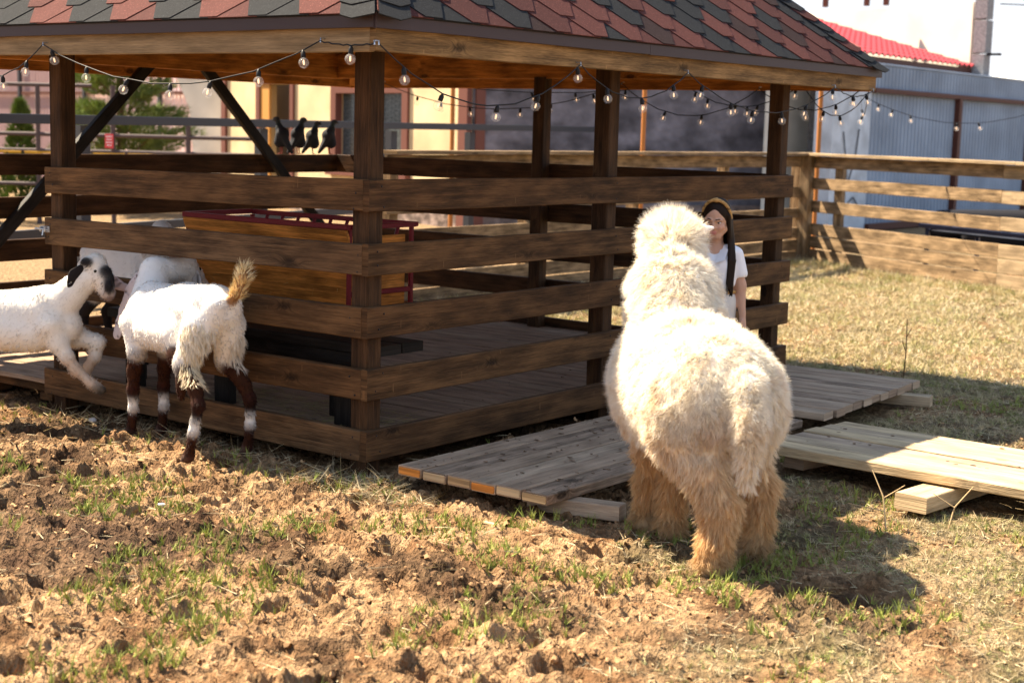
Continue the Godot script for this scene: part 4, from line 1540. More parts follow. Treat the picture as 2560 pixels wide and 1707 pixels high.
func farmhouse() -> void:
	var p0 := Vector3(-10.98, 0, -14.24)
	var u := Vector3(-0.9683, 0, -0.2496)          # along the front, away from the right corner
	var nrm := Vector3(-0.2496, 0, 0.9683)         # outwards
	var o := thing("farmhouse", "cream plastered farmhouse with brown trim, dark doorway and framed window", "house", p0)
	var turn := atan2(-u.z, u.x)
	var B := func(called: String, s0: float, s1: float, y0: float, y1: float, out: float, th: float, m: Material) -> MeshInstance3D:
		return box(o, called, p0 + u * (s0 + s1) / 2 + Vector3(0, (y0 + y1) / 2, 0) + nrm * (out - th / 2), Vector3(s1 - s0, y1 - y0, th), m, turn)
	# the front round its openings
	for r in [[0.0, 1.88, 0.5, 3.4], [1.88, 4.10, 2.23, 3.4], [1.88, 4.10, 0.5, 0.85], [4.10, 5.77, 0.5, 3.4], [5.77, 6.97, 2.40, 3.4], [6.97, 8.54, 0.5, 3.4]]:
		B.call("wall", r[0], r[1], r[2], r[3], 0.0, 0.35, M.cream)
	for r in [[0.0, 5.77], [6.97, 8.54]]:
		B.call("plinth", r[0], r[1], -0.1, 0.5, 0.05, 0.40, M.plinth)
	B.call("corner_trim", -0.03, 0.22, -0.1, 3.4, 0.06, 0.1, M.brown_trim)
	B.call("corner_trim", 8.40, 8.58, -0.1, 3.4, 0.06, 0.1, M.brown_trim)
	# side and back walls, ceiling
	box(o, "wall", p0 + u * 0.175 - nrm * 3.2 + Vector3(0, 1.7, 0), Vector3(0.35, 3.4, 5.6), M.cream, turn)
	box(o, "wall", p0 + u * 8.36 - nrm * 3.2 + Vector3(0, 1.7, 0), Vector3(0.35, 3.4, 5.6), M.cream, turn)
	box(o, "wall", p0 + u * 4.27 - nrm * 6.1 + Vector3(0, 1.7, 0), Vector3(8.54, 3.4, 0.2), M.cream, turn)
	# roof: two slopes with a ridge along the front
	for s in [-1, 1]:
		var c: Vector3 = p0 + u * 4.27 - nrm * 3.1 + nrm * 1.75 * s + Vector3(0, 4.35, 0)
		var b := Basis(Vector3.UP, turn) * Basis(Vector3.RIGHT, 0.50 * s)
		put(o, "roof", board_mesh(9.3, 0.08, 4.1, 0.01, 0.0, 100.0), M.brown_trim, Transform3D(b, c))
	# doorway: frame, reveal and an inner leaf coloured black as the shade of the opening
	B.call("door_frame", 5.64, 5.77, 0.0, 2.52, 0.05, 0.12, M.brown_trim)
	B.call("door_frame", 6.97, 7.12, 0.0, 2.52, 0.05, 0.12, M.brown_trim)
	B.call("door_frame", 5.77, 6.97, 2.40, 2.54, 0.05, 0.12, M.brown_trim)
	B.call("door_reveal", 6.62, 6.965, 0.0, 2.395, 0.02, 0.05, M.orange_jamb)
	B.call("shade_door", 6.60, 6.66, 0.0, 2.35, -0.45, 0.9, M.black_steel)
	# window
	var w: MeshInstance3D = B.call("window", 1.90, 4.08, 0.87, 2.21, -0.12, 0.012, M.window_glass)
	for r in [[1.72, 1.90, 0.75, 2.36], [4.08, 4.26, 0.75, 2.36], [1.90, 4.08, 2.21, 2.36], [2.93, 3.05, 0.87, 2.21]]:
		var f: MeshInstance3D = B.call("frame_tmp", r[0], r[1], r[2], r[3], 0.05, 0.14, M.brown_trim)
		f.reparent(w)
		f.name = "frame"
	var sl: MeshInstance3D = B.call("sill_tmp", 1.66, 4.32, 0.72, 0.87, 0.12, 0.26, M.brown_trim)
	sl.reparent(w)
	sl.name = "sill"

func grey_house() -> void:
	var a := Vector3(-10.95, 0, -14.30)
	var b := Vector3(-7.35, 0, -20.2)
	var u := (b - a).normalized()
	var l := a.distance_to(b)
	var nrm := Vector3(-u.z, 0, u.x)
	var turn := atan2(-u.z, u.x)
	var o := thing("plaster_house", "stained grey plastered house wall in shade behind the board fence", "house", a)
	var c := a + u * l / 2
	if nrm.dot(Vector3(5, 0, 5) - a) < 0:
		nrm = -nrm
	box(o, "wall", c - nrm * 0.15 + Vector3(0, 1.65, 0), Vector3(l, 3.3, 0.3), M.plaster, turn)
	box(o, "plinth", c - nrm * 0.14 + Vector3(0, 0.16, 0), Vector3(l + 0.01, 0.5, 0.40), M.plinth, turn)
	box(o, "wall", a - nrm * 2.6 + u * 0.2 + Vector3(0, 1.65, 0), Vector3(0.3, 3.3, 4.5), M.plaster, turn)
	box(o, "wall", b - nrm * 2.6 - u * 0.16 + Vector3(0, 1.65, 0), Vector3(0.3, 3.3, 4.5), M.plaster, turn)
	box(o, "corner_trim", a + u * 0.12 + nrm * 0.04 + Vector3(0, 1.65, 0), Vector3(0.16, 3.3, 0.07), M.brown_trim, turn)
	var rb := Basis(Vector3.UP, turn) * Basis(Vector3.RIGHT, 0.3 if (Basis(Vector3.UP, turn) * Vector3(0, 0, 1)).dot(nrm) > 0 else -0.3)
	put(o, "roof", board_mesh(l + 0.5, 0.08, 5.4, 0.01, 0.0, 100.0), M.brown_trim, Transform3D(rb, c - nrm * 2.2 + Vector3(0, 4.0, 0)))
	box(o, "downpipe", b - u * 0.5 + nrm * 0.06 + Vector3(0, 1.6, 0), Vector3(0.1, 3.2, 0.1), M.block, turn)

func barn() -> void:
	var x := -6.59
	var o := thing("barn", "blue-grey corrugated metal barn with brown steel frame behind the right fence", "barn", Vector3(x, 0, -24))
	var bz := Basis(Vector3.UP, PI / 2)
	# flat pale panel at the near end
	box(o, "pale_panel", Vector3(x - 0.05, 1.45, -19.35), Vector3(0.10, 2.9, 1.5), M.pale_sheet)
	var z := -20.12
	var k := 0
	while z > -33.0:
		put(o, "wall_sheet", ribbed(1.30, 2.36, 0.145, 0.03), M.blue_sheet, Transform3D(bz, Vector3(x - 0.03 - 0.004 * (k % 2), 0.12, z - 0.65)))
		z -= 1.31
		k += 1
	z = -20.12
	while z > -33.0:
		put(o, "upper_sheet", ribbed(2.60, 0.40, 0.145, 0.03), M.blue_sheet, Transform3D(bz, Vector3(x - 0.02, 2.53, z - 1.3)))
		z -= 2.61
	beam(o, "steel_beam", Vector3(x + 0.03, 2.49, -20.1), Vector3(x + 0.03, 2.49, -33.2), 0.085, 0.10, M.brown_steel, Vector3.UP, 0.004, 0.0)
	beam(o, "sill_beam", Vector3(x + 0.02, 0.07, -20.1), Vector3(x + 0.02, 0.07, -33.2), 0.12, 0.12, M.brown_steel, Vector3.UP, 0.004, 0.0)
	for zz in [-24.05, -28.2, -32.4]:
		box(o, "steel_column", Vector3(x + 0.05, 1.25, zz), Vector3(0.12, 2.42, 0.15), M.brown_steel)
	box(o, "end_wall", Vector3(x - 0.22, 1.45, -18.65), Vector3(0.24, 2.9, 0.1), M.pale_sheet)
	put(o, "roof", board_mesh(14.6, 0.04, 0.36, 0.01, 0.0, 100.0), M.blue_sheet, Transform3D(Basis(Vector3.UP, PI / 2), Vector3(x - 0.17, 2.955, -25.9)))
	# wires down the pale panel
	tube(o, "wire", [Vector3(x + 0.02, 1.75, -19.0), Vector3(x + 0.03, 1.2, -19.15), Vector3(x + 0.03, 0.85, -19.25), Vector3(x + 0.03, 1.3, -19.5), Vector3(x + 0.02, 1.8, -19.62)], 0.012, M.dark_steel)
	tube(o, "wire", [Vector3(x + 0.02, 0.9, -19.2), Vector3(x + 0.03, 0.45, -19.15), Vector3(x + 0.03, 0.62, -19.5), Vector3(x + 0.03, 0.4, -19.8)], 0.012, M.dark_steel)

func red_roof_house() -> void:
	var o := thing("red_roof_house", "house with a red metal tile roof beside a tall white firewall", "house", Vector3(-9, 0, -23))
	# tile-profile sheet: rises from the eave at x=-7 to the ridge at x=-12
	var st := SurfaceTool.new()
	st.begin(Mesh.PRIMITIVE_TRIANGLES)
	var e := Vector3(-6.95, 3.16, -18.4)
	var ex := Vector3(0, 0, -1)
	var up := Vector3(-3.95, 1.12, 0).normalized()
	var nn := Vector3(1.12, 3.95, 0).normalized()
	var cols := 30
	var rows := 15
	var cw := 7.55 / cols
	var rl := 5.4 / rows
	for j in rows:
		for i in cols * 4:
			var w := []
			for q in 2:
				var ph := float(i + q) / 4.0
				w.append(nn * (0.028 * sin(ph * TAU)) + ex * ph * cw)
			var y0 := up * (j * rl)
			var y1 := up * ((j + 1) * rl + 0.02)
			quad(st, e + w[0] + y0 + nn * 0.03, e + w[1] + y0 + nn * 0.03, e + w[1] + y1, e + w[0] + y1)
			quad(st, e + w[0] + y0 - nn * 0.002, e + w[1] + y0 - nn * 0.002, e + w[1] + y0 + nn * 0.03, e + w[0] + y0 + nn * 0.03)
	put(o, "roof", fixed(st), M.red_tile)
	beam(o, "eave_board", Vector3(-7.02, 3.04, -18.4), Vector3(-7.02, 3.04, -25.95), 0.17, 0.05, M.brown_steel)
	box(o, "soffit", Vector3(-7.35, 2.98, -22.2), Vector3(0.6, 0.02, 7.5), M.brown_steel)
	box(o, "wall", Vector3(-7.7, 1.45, -22.2), Vector3(0.2, 3.0, 7.5), M.white_wall)
	box(o, "firewall", Vector3(-10.45, 2.26, -27.15), Vector3(7.2, 4.46, 0.3), M.white_wall, -0.32)
	for i in 7:
		box(o, "block", Vector3(-6.88 + 0.012 * (i % 2), 0.33 + i * 0.69, -25.98), Vector3(0.26, 0.66, 0.36), M.block)
	for p in [[-10.55, 0.30], [-9.57, 0.26], [-9.12, 0.22], [-6.9, 0.15]]:
		box(o, "steel_stub", Vector3(p[0], 4.49 + p[1] / 2, -26.15), Vector3(0.10, p[1], 0.1), M.brown_steel)
	box(o, "bracket", Vector3(-6.60, 3.42, -25.95), Vector3(0.3, 0.05, 0.06), M.black_steel)
	# far white shed and a cable in the gap of sky
	var s := thing("distant_shed", "white roofed shed in the far distance beside the firewall", "shed", Vector3(-14.5, 0, -56))
	box(s, "wall", Vector3(-14.0, 1.9, -57), Vector3(7, 3.8, 3), M.pale_sheet)
	put(s, "roof", board_mesh(8, 0.12, 3.6, 0.02, 0.0, 100.0), M.white_wall, Transform3D(Basis(Vector3.RIGHT, 0.32), Vector3(-14.0, 4.0, -56.2)))
	put(s, "roof", board_mesh(8, 0.12, 3.6, 0.02, 0.0, 100.0), M.white_wall, Transform3D(Basis(Vector3.RIGHT, -0.32), Vector3(-14.0, 4.0, -59.6)))
	var c := tube(self, "overhead_cable", [Vector3(-6.6, 4.45, -26.1), Vector3(0, 4.3, -31.0), Vector3(8, 4.6, -36)], 0.012, M.cable)
	tag(c, "thin overhead cable crossing the sky from the firewall", "cable")

func left_side() -> void:
	# pink corrugated shed
	var o := thing("pink_shed", "pink corrugated metal shed behind the pine tree", "shed", Vector3(-24, 0, -18.2))
	var a := Vector3(-36.0, 0, -20.6)
	var b := Vector3(-20.9, 0, -17.6)
	var u := (b - a).normalized()
	var turn := atan2(-u.z, u.x)
	var l := a.distance_to(b)
	var n := 10
	for i in n:
		put(o, "wall_sheet", ribbed(l / n - 0.01, 3.8, 0.16, 0.03), M.mauve if i < 6 else M.pink_sheet, Transform3D(Basis(Vector3.UP, turn), a + u * l * (i + 0.5) / n))
	var nr := Vector3(-u.z, 0, u.x)
	if nr.dot(Vector3(20, 0, 20)) < 0:
		nr = -nr
	put(o, "roof", board_mesh(l + 0.6, 0.08, 5.0, 0.01, 0.0, 100.0), M.mauve, Transform3D(Basis(Vector3.UP, turn), (a + b) / 2 - nr * 2.3 + Vector3(0, 3.86, 0)))
	for t in [0.1, 0.35, 0.6, 0.85]:
		box(o, "frame_post", a + u * l * t + nr * 0.12 + Vector3(0, 1.9, 0), Vector3(0.09, 3.8, 0.09), M.dark_steel, turn)
	beam(o, "frame_rail", a + nr * 0.1 + Vector3(0, 2.25, 0), b + nr * 0.1 + Vector3(0, 2.25, 0), 0.08, 0.06, M.brown_steel)
	beam(o, "pale_strut", a + u * 1.2 + nr * 0.15 + Vector3(0, 3.3, 0), a + u * 3.0 + nr * 0.15 + Vector3(0, 2.2, 0), 0.1, 0.05, M.fence)
	# white gable with a slanting edge, left of the farmhouse
	var g := thing("white_gable", "white wall with a slanting left edge beside the cream farmhouse", "wall", Vector3(-20, 0, -17))
	var st := SurfaceTool.new()
	st.begin(Mesh.PRIMITIVE_TRIANGLES)
	var pa := [Vector3(-20.55, 0, -16.75), Vector3(-19.35, 0, -16.95), Vector3(-19.35, 3.6, -16.95), Vector3(-21.6, 3.6, -16.55), Vector3(-20.75, 1.9, -16.72)]
	var bk := Vector3(0.05, 0, -0.3)
	var cen := Vector3(-20.2, 1.8, -16.9)
	out_quad(st, pa[0], pa[1], pa[2], pa[4], cen)
	out_quad(st, pa[4], pa[2], pa[3], pa[3].lerp(pa[4], 0.5), cen)
	for i in 5:
		var q: Vector3 = pa[i]
		var w: Vector3 = pa[(i + 1) % 5]
		out_quad(st, q, w, w + bk, q + bk, cen)
	out_quad(st, pa[0] + bk, pa[1] + bk, pa[2] + bk, pa[4] + bk, cen)
	put(g, "wall", fixed(st), M.white_wall)
	# steel pipe paddock fence with a hazard band
	var f := thing("pipe_fence", "grey-brown steel pipe paddock fence with a yellow band", "fence", Vector3(-14.5, 0, -9.8))
	var fa := Vector3(-18.2, 0, -7.0)
	var fb := Vector3(-12.6, 0, -11.2)
	for y in [2.12, 1.58, 1.37, 1.12, 0.86, 0.6]:
		var e := fb if y < 2.0 else fa.lerp(fb, 0.62)
		tube(f, "rail", [fa + Vector3(0, y, 0), e + Vector3(0, y + 0.02, 0)], 0.032 if y != 1.58 else 0.02, M.pipe)
	for i in 7:
		var p := fa.lerp(fb, i / 6.0)
		tube(f, "post", [p + Vector3(0, -0.05, 0), p + Vector3(0, 2.15 if i < 5 else 1.7, 0)], 0.04, M.pipe)
	var tp := (fb - fa).normalized()
	var fn := Vector3(-tp.z, 0, tp.x)
	if fn.dot(Vector3(10, 0, 10)) < 0:
		fn = -fn
	for i in 26:
		var p := fa + tp * (0.08 + i * 0.268) + fn * 0.04
		beam(f, "band_stripe", p + Vector3(0, 1.10, 0), p + tp * (0.215 if i % 2 else 0.265) + Vector3(0, 1.10, 0), 0.035, 0.008, M.hazard)
		beam(f, "band_clip", p - tp * 0.012 + Vector3(0, 1.05, 0), p + tp * 0.02 + Vector3(0, 1.05, 0), 0.10, 0.008, M.hazard_b)
	# sign on that fence
	var sg := thing("warning_sign", "small red sign with white lines hanging on the pipe fence", "sign", Vector3(-14.5, 1.28, -9.78))
	var sp := Vector3(-14.5, 1.3, -9.78)
	var st2 := atan2(-tp.z, tp.x)
	box(sg, "panel", sp + fn * 0.09, Vector3(0.13, 0.22, 0.012), M.sign_red, st2)
	for i in 4:
		box(sg, "text_line", sp + fn * 0.099 + Vector3(0, 0.07 - i * 0.045, 0), Vector3(0.10 - 0.02 * (i % 2), 0.012, 0.004), M.white_paint, st2)
	# dark timber rail fence just beyond the gazebo
	var d := thing("dark_fence", "dark grey timber fence with one high rail running behind the gazebo", "fence", Vector3(-7, 0, -6))
	var da := Vector3(-5.55, 0, 2.4)
	var db := Vector3(-9.25, 0, -15.5)
	var du := (db - da).normalized()
	beam(d, "rail", da + Vector3(0, 1.62, 0), db + Vector3(0, 1.675, 0), 0.085, 0.06, M.dark_steel)
	beam(d, "rail", da + Vector3(0, 0.62, 0) + Vector3(0.05, 0, 0), db + Vector3(0, 0.66, 0) + Vector3(0.05, 0, 0), 0.085, 0.05, M.dark_steel)
	for p in [Vector3(-6.78, 0, -3.52), Vector3(-7.93, 0, -9.06), Vector3(-8.37, 0, -11.17), Vector3(-6.1, 0, -0.25), Vector3(-7.35, 0, -6.3)]:
		post(d, "post", p + Vector3(-0.085, -0.05, 0), 1.64, 0.11, M.dark_steel)
	# slim rust-brown poles
	var pl := [["slim rust-brown pole in front of the cream farmhouse wall", Vector3(-8.66, 0, -11.03)], ["slim rust-brown pole in front of the grey plaster wall", Vector3(-6.56, 0, -12.64)], ["slim rust-brown pole at the board fence corner", Vector3(-4.63, 0, -14.12)]]
	for p in pl:
		var t := tube(self, "steel_pole", [p[1] + Vector3(0, -0.05, 0), p[1] + Vector3(0, 2.9, 0)], 0.032, M.rust_pole, 8)
		tag(t, p[0], "pole", "slim poles beyond the fence")

func yard_clutter() -> void:
	var c := Vector3(-1.2, 0, -12.6)
	var o := thing("steel_rack", "low dark steel rack with cross bars behind the sunny fence", "rack", c)
	var dx := Vector3(0.88, 0, 0.47)
	var dz := Vector3(-0.47, 0, 0.88)
	for s in [-0.45, 0.45]:
		beam(o, "side_rail", c + dz * s - dx * 1.3 + Vector3(0, 0.60, 0), c + dz * s + dx * 1.3 + Vector3(0, 0.60, 0), 0.05, 0.05, M.rack)
	for i in 6:
		var p := c + dx * (-1.3 + i * 0.52) + Vector3(0, 0.605, 0)
		beam(o, "cross_bar", p - dz * 0.42, p + dz * 0.42, 0.03, 0.035, M.rack)
	for s in [-1.2, 1.2]:
		for q in [-0.4, 0.4]:
			post(o, "leg", c + dx * s + dz * q + Vector3(0, -0.03, 0), 0.62, 0.05, M.rack)
	box(o, "tray", c + Vector3(0, 0.54, 0), Vector3(2.4, 0.02, 0.8), M.black_steel, atan2(-dx.z, dx.x))
	var t := thing("black_tarpaulin", "black tarpaulin heap standing against the corrugated barn", "tarpaulin", Vector3(-4.3, 0, -19.5))
	var prs := []
	prs.append(["c", Vector3(-0.5, 0.25, 0.3), Vector3(1.6, 0.28, -1.2), 0.26, 0.30, Color(0.012, 0.012, 0.016)])
	prs.append(["c", Vector3(0.2, 0.15, 0.7), Vector3(2.0, 0.15, -0.6), 0.20, 0.24, Color(0.012, 0.012, 0.016)])
	flesh(t, "sheet", nets(prs, 0.08, 0.2), M.vert)

# ---------------------------------------------------------------- hay feeder, bench, light strings
func feeder() -> void:
	var o := thing("hay_feeder", "dark red steel hay feeder with orange plywood sides inside the gazebo", "feeder", Vector3(-1.22, 0.13, -0.72))
	var x0 := -1.86
	var x1 := -0.56
	var z0 := -0.46
	var z1 := -0.99
	var y := 1.135
	var t := 0.028
	beam(o, "top_rail", Vector3(x0, y, z0), Vector3(x1, y, z0), t, t, M.red_steel)
	beam(o, "top_rail", Vector3(x0, y, z1), Vector3(x1, y, z1), t, t, M.red_steel)
	beam(o, "top_rail", Vector3(x0, y, z0 - 0.015), Vector3(x0, y, z1 + 0.015), t, t * 0.95, M.red_steel)
	beam(o, "top_rail", Vector3(x1, y, z0 - 0.015), Vector3(x1, y, z1 + 0.015), t, t * 0.95, M.red_steel)
	for x in [x0 + 0.02, x1 - 0.02]:
		for z in [z0 - 0.02, z1 + 0.02]:
			post(o, "leg", Vector3(x, 0.60, z), y - 0.615, 0.026, M.red_steel)
		beam(o, "cross_rail", Vector3(x, 0.78, z0 - 0.035), Vector3(x, 0.78, z1 + 0.035), 0.026, 0.022, M.red_steel)
	for i in 9:
		var xx := lerpf(x0 + 0.13, x1 - 0.13, i / 8.0)
		tube(o, "bar", [Vector3(xx, y - 0.01, z1), Vector3(xx, 0.66, z1 + 0.2)], 0.011, M.red_steel)
	# sloping plywood front, its foot leaning in
	var a := Vector3((x0 + x1) / 2, 1.118, z0 + 0.012)
	var b := Vector3((x0 + x1) / 2, 0.60, z0 - 0.20)
	var m := (a + b) / 2
	var yy := (a - b).normalized()
	var bx := Basis(Vector3(1, 0, 0), yy, Vector3(1, 0, 0).cross(yy))
	put(o, "plywood_front", board_mesh(x1 - x0 - 0.02, a.distance_to(b), 0.015, 0.002, 0.0, 10.0), M.ply, Transform3D(bx, m))
	beam(o, "plywood_end", Vector3(x1 - 0.045, 0.87, z0 - 0.05), Vector3(x1 - 0.045, 0.87, z1 + 0.05), 0.42, 0.012, M.ply)
	# loose hay in the feeder
	var r := RandomNumberGenerator.new()
	r.seed = 5
	var hay := []
	for i in 500:
		var p := Vector3(r.randf_range(x0 + 0.1, x1 - 0.1), r.randf_range(0.70, 0.92), r.randf_range(z1 + 0.15, z0 - 0.17))
		hay.append([tuft_xf(p, Vector3(r.randf_range(-1, 1), r.randf_range(-0.3, 0.5), r.randf_range(-0.6, 0.6)), 0.16, 0.05, r) , Color(0.42, 0.33, 0.14) * r.randf_range(0.7, 1.2)])
	var hm := many(o, "hay", tuft_mesh(3, 0.4, 0.3, 0.04, 3, 9), hair_mat(0.9, 0.2), hay)
	hm.transform = o.global_transform.affine_inverse()
	# black bench under it
	var n := thing("feed_bench", "long black bench standing under the hay feeder behind the rails", "bench", Vector3(-1.2, 0.13, -0.42))
	beam(n, "seat", Vector3(-2.25, 0.555, -0.30), Vector3(-0.12, 0.555, -0.30), 0.05, 0.16, M.black_wood)
	beam(n, "seat", Vector3(-2.25, 0.555, -0.47), Vector3(-0.12, 0.555, -0.47), 0.05, 0.16, M.black_wood)
	beam(n, "apron", Vector3(-2.2, 0.49, -0.25), Vector3(-0.2, 0.49, -0.25), 0.075, 0.03, M.black_wood)
	for x in [-2.1, -1.33, -0.42]:
		post(n, "leg", Vector3(x, 0.13, -0.30), 0.40, 0.12, M.black_wood, 0.06)
		post(n, "leg", Vector3(x - 0.2, 0.13, -0.47), 0.40, 0.12, M.black_wood, 0.06)

func bulb(parent: Node3D, top: Vector3, lean: Vector3, size: float) -> void:
	# a globe lamp hanging from the cable: socket, glass globe, filament
	var dir := (Vector3(0, -1, 0) + lean).normalized()
	var z := dir.cross(Vector3(0.2, 0.1, 1)).normalized()
	var bs := Basis(z.cross(-dir), -dir, z)
	var gl := put(parent, "bulb", T.globe, M.glass, Transform3D(bs.scaled_local(Vector3.ONE * size * 0.92), top))
	put_local(gl, "socket", T.socket, M.socket)
	put_local(gl, "filament", T.fil, M.filament)

func bulb_shapes() -> void:
	var globe := []
	for i in 11:
		var a := lerpf(0.42, PI, i / 10.0)
		globe.append(Vector2(maxf(0.0265 * sin(a), 0.0), -0.061 + 0.0265 * cos(a)))
	globe.reverse()
	T.globe = lathe(globe, 14)
	T.socket = lathe([Vector2(0, -0.036), Vector2(0.0115, -0.036), Vector2(0.0125, -0.033), Vector2(0.0125, -0.012), Vector2(0.008, -0.004), Vector2(0.005, 0.004), Vector2(0, 0.004)], 10)
	T.fil = lathe([Vector2(0, -0.072), Vector2(0.004, -0.070), Vector2(0.005, -0.058), Vector2(0.003, -0.046), Vector2(0, -0.045)], 8)

func swag(hooks: Array) -> PackedVector3Array:
	var out := PackedVector3Array()
	for i in hooks.size() - 1:
		var a: Vector3 = hooks[i][0]
		var b: Vector3 = hooks[i + 1][0]
		var sag: float = hooks[i][1]
		for k in 14:
			var t := k / 14.0
			out.append(a.lerp(b, t) - Vector3(0, sag * 4.0 * t * (1 - t), 0) + Vector3(0, 0.003 * sin(t * 37.0 + i), 0.002 * sin(t * 29.0)))
	out.append(hooks[hooks.size() - 1][0])
	return out

func on_swag(c: PackedVector3Array, axis: int, v: float) -> Vector3:
	var best := c[0]
	var bd := 1e9
	for i in c.size() - 1:
		for t in [0.0, 0.25, 0.5, 0.75]:
			var p: Vector3 = c[i].lerp(c[i + 1], t)
			if absf(p[axis] - v) < bd:
				bd = absf(p[axis] - v)
				best = p
	return best

func light_string(label: String, hooks: Array, axis: int, vals: Array, size: float, seed_: int) -> void:
	var o := thing("string_light", label, "light string", hooks[0][0], "globe light strings")
	var c := swag(hooks)
	put(o, "cable", tube_mesh(c, PackedFloat32Array([0.0035]), 6), M.cable)
	var r := RandomNumberGenerator.new()
	r.seed = seed_
	for v in vals:
		bulb(o, on_swag(c, axis, v) - Vector3(0, 0.002, 0), Vector3(r.randf_range(-0.35, 0.35), 0, r.randf_range(-0.35, 0.35)), size)
	for i in hooks.size():
		if hooks[i].size() > 2:
			put(o, "hook", tube_mesh(PackedVector3Array([hooks[i][0] + hooks[i][2] * 0.03 + Vector3(0, 0.012, 0), hooks[i][0] + Vector3(0, 0.012, 0), hooks[i][0] + Vector3(0, -0.006, 0)]), PackedFloat32Array([0.004])), M.zinc)

func string_lights() -> void:
	bulb_shapes()
	var z := 0.382
	var iz := Vector3(0, 0, -1)
	light_string("globe light string swagged along the sunny front eave", [[Vector3(-3.0, 2.035, z), 0.17, iz], [Vector3(-1.98, 2.037, z), 0.195, iz], [Vector3(0.048, 2.030, z), 0.012, iz], [Vector3(0.372, 2.016, z), 0.0, iz]], 0, [-2.35, -2.12, -1.91, -1.60, -1.28, -0.977, -0.663, -0.362, -0.06, 0.235], 1.0, 1)
	var x := 0.382
	var ix := Vector3(-1, 0, 0)
	light_string("globe light string swagged along the shaded side eave", [[Vector3(x, 2.016, 0.365), 0.235, ix], [Vector3(x, 1.998, -1.16), 0.155, ix], [Vector3(x, 2.005, -2.223), 0.195, ix], [Vector3(x, 1.994, -4.116), 0.05, ix], [Vector3(x, 1.992, -4.72), 0.0, ix]], 2, [0.20, -0.08, -0.49, -0.81, -1.13, -1.40, -1.74, -2.08, -2.38, -2.72, -3.0, -3.38, -3.72, -4.09, -4.40, -4.6], 1.0, 2)
	var bz := GZ - 0.36
	light_string("globe light string hanging under the far eave, seen through the gazebo", [[Vector3(-4.2, 2.03, bz), 0.21, iz], [Vector3(-1.70, 2.03, bz), 0.22, iz], [Vector3(-0.5, 2.0, bz), 0.15, iz], [Vector3(0.30, 2.0, bz), 0.0, iz]], 0, [-3.81, -3.52, -3.21, -2.93, -2.66, -2.36, -1.95, -1.5, -1.30, -0.98, -0.70, -0.3, -0.12, 0.12, 0.25], 1.0, 3)
	light_string("globe light string looped lower behind the far eave", [[Vector3(-3.9, 2.06, bz - 0.10), 0.09], [Vector3(-1.2, 2.04, bz - 0.10), 0.17], [Vector3(-0.2, 2.04, bz - 0.1), 0.22], [Vector3(0.34, 2.03, bz - 0.1), 0.0]], 0, [-2.66, -2.2, -1.75, -1.1, -0.98, -0.65, -0.56, -0.45, -0.25, -0.03, 0.1], 1.0, 4)
	light_string("thin globe light string stretched to the far right edge", [[Vector3(0.34, 2.06, -4.75), 0.25], [Vector3(-2.9, 2.16, -11.65), 0.30], [Vector3(-1.0, 2.16, -13.1), 0.0]], 0, [-2.74, -2.60, -2.41, -2.20, -2.0, -1.78, -1.57], 1.15, 5)

# ---------------------------------------------------------------- the girl
func merged(list: Array) -> Dictionary:
	var v := PackedVector3Array()
	var n := PackedVector3Array()
	var c := PackedColorArray()
	var ix := PackedInt32Array()
	for b in list:
		var at := v.size()
		v.append_array(b.v)
		n.append_array(b.n)
		c.append_array(b.c)
		for q in b.i:
			ix.append(at + q)
	return {"v": v, "n": n, "c": c, "i": ix}

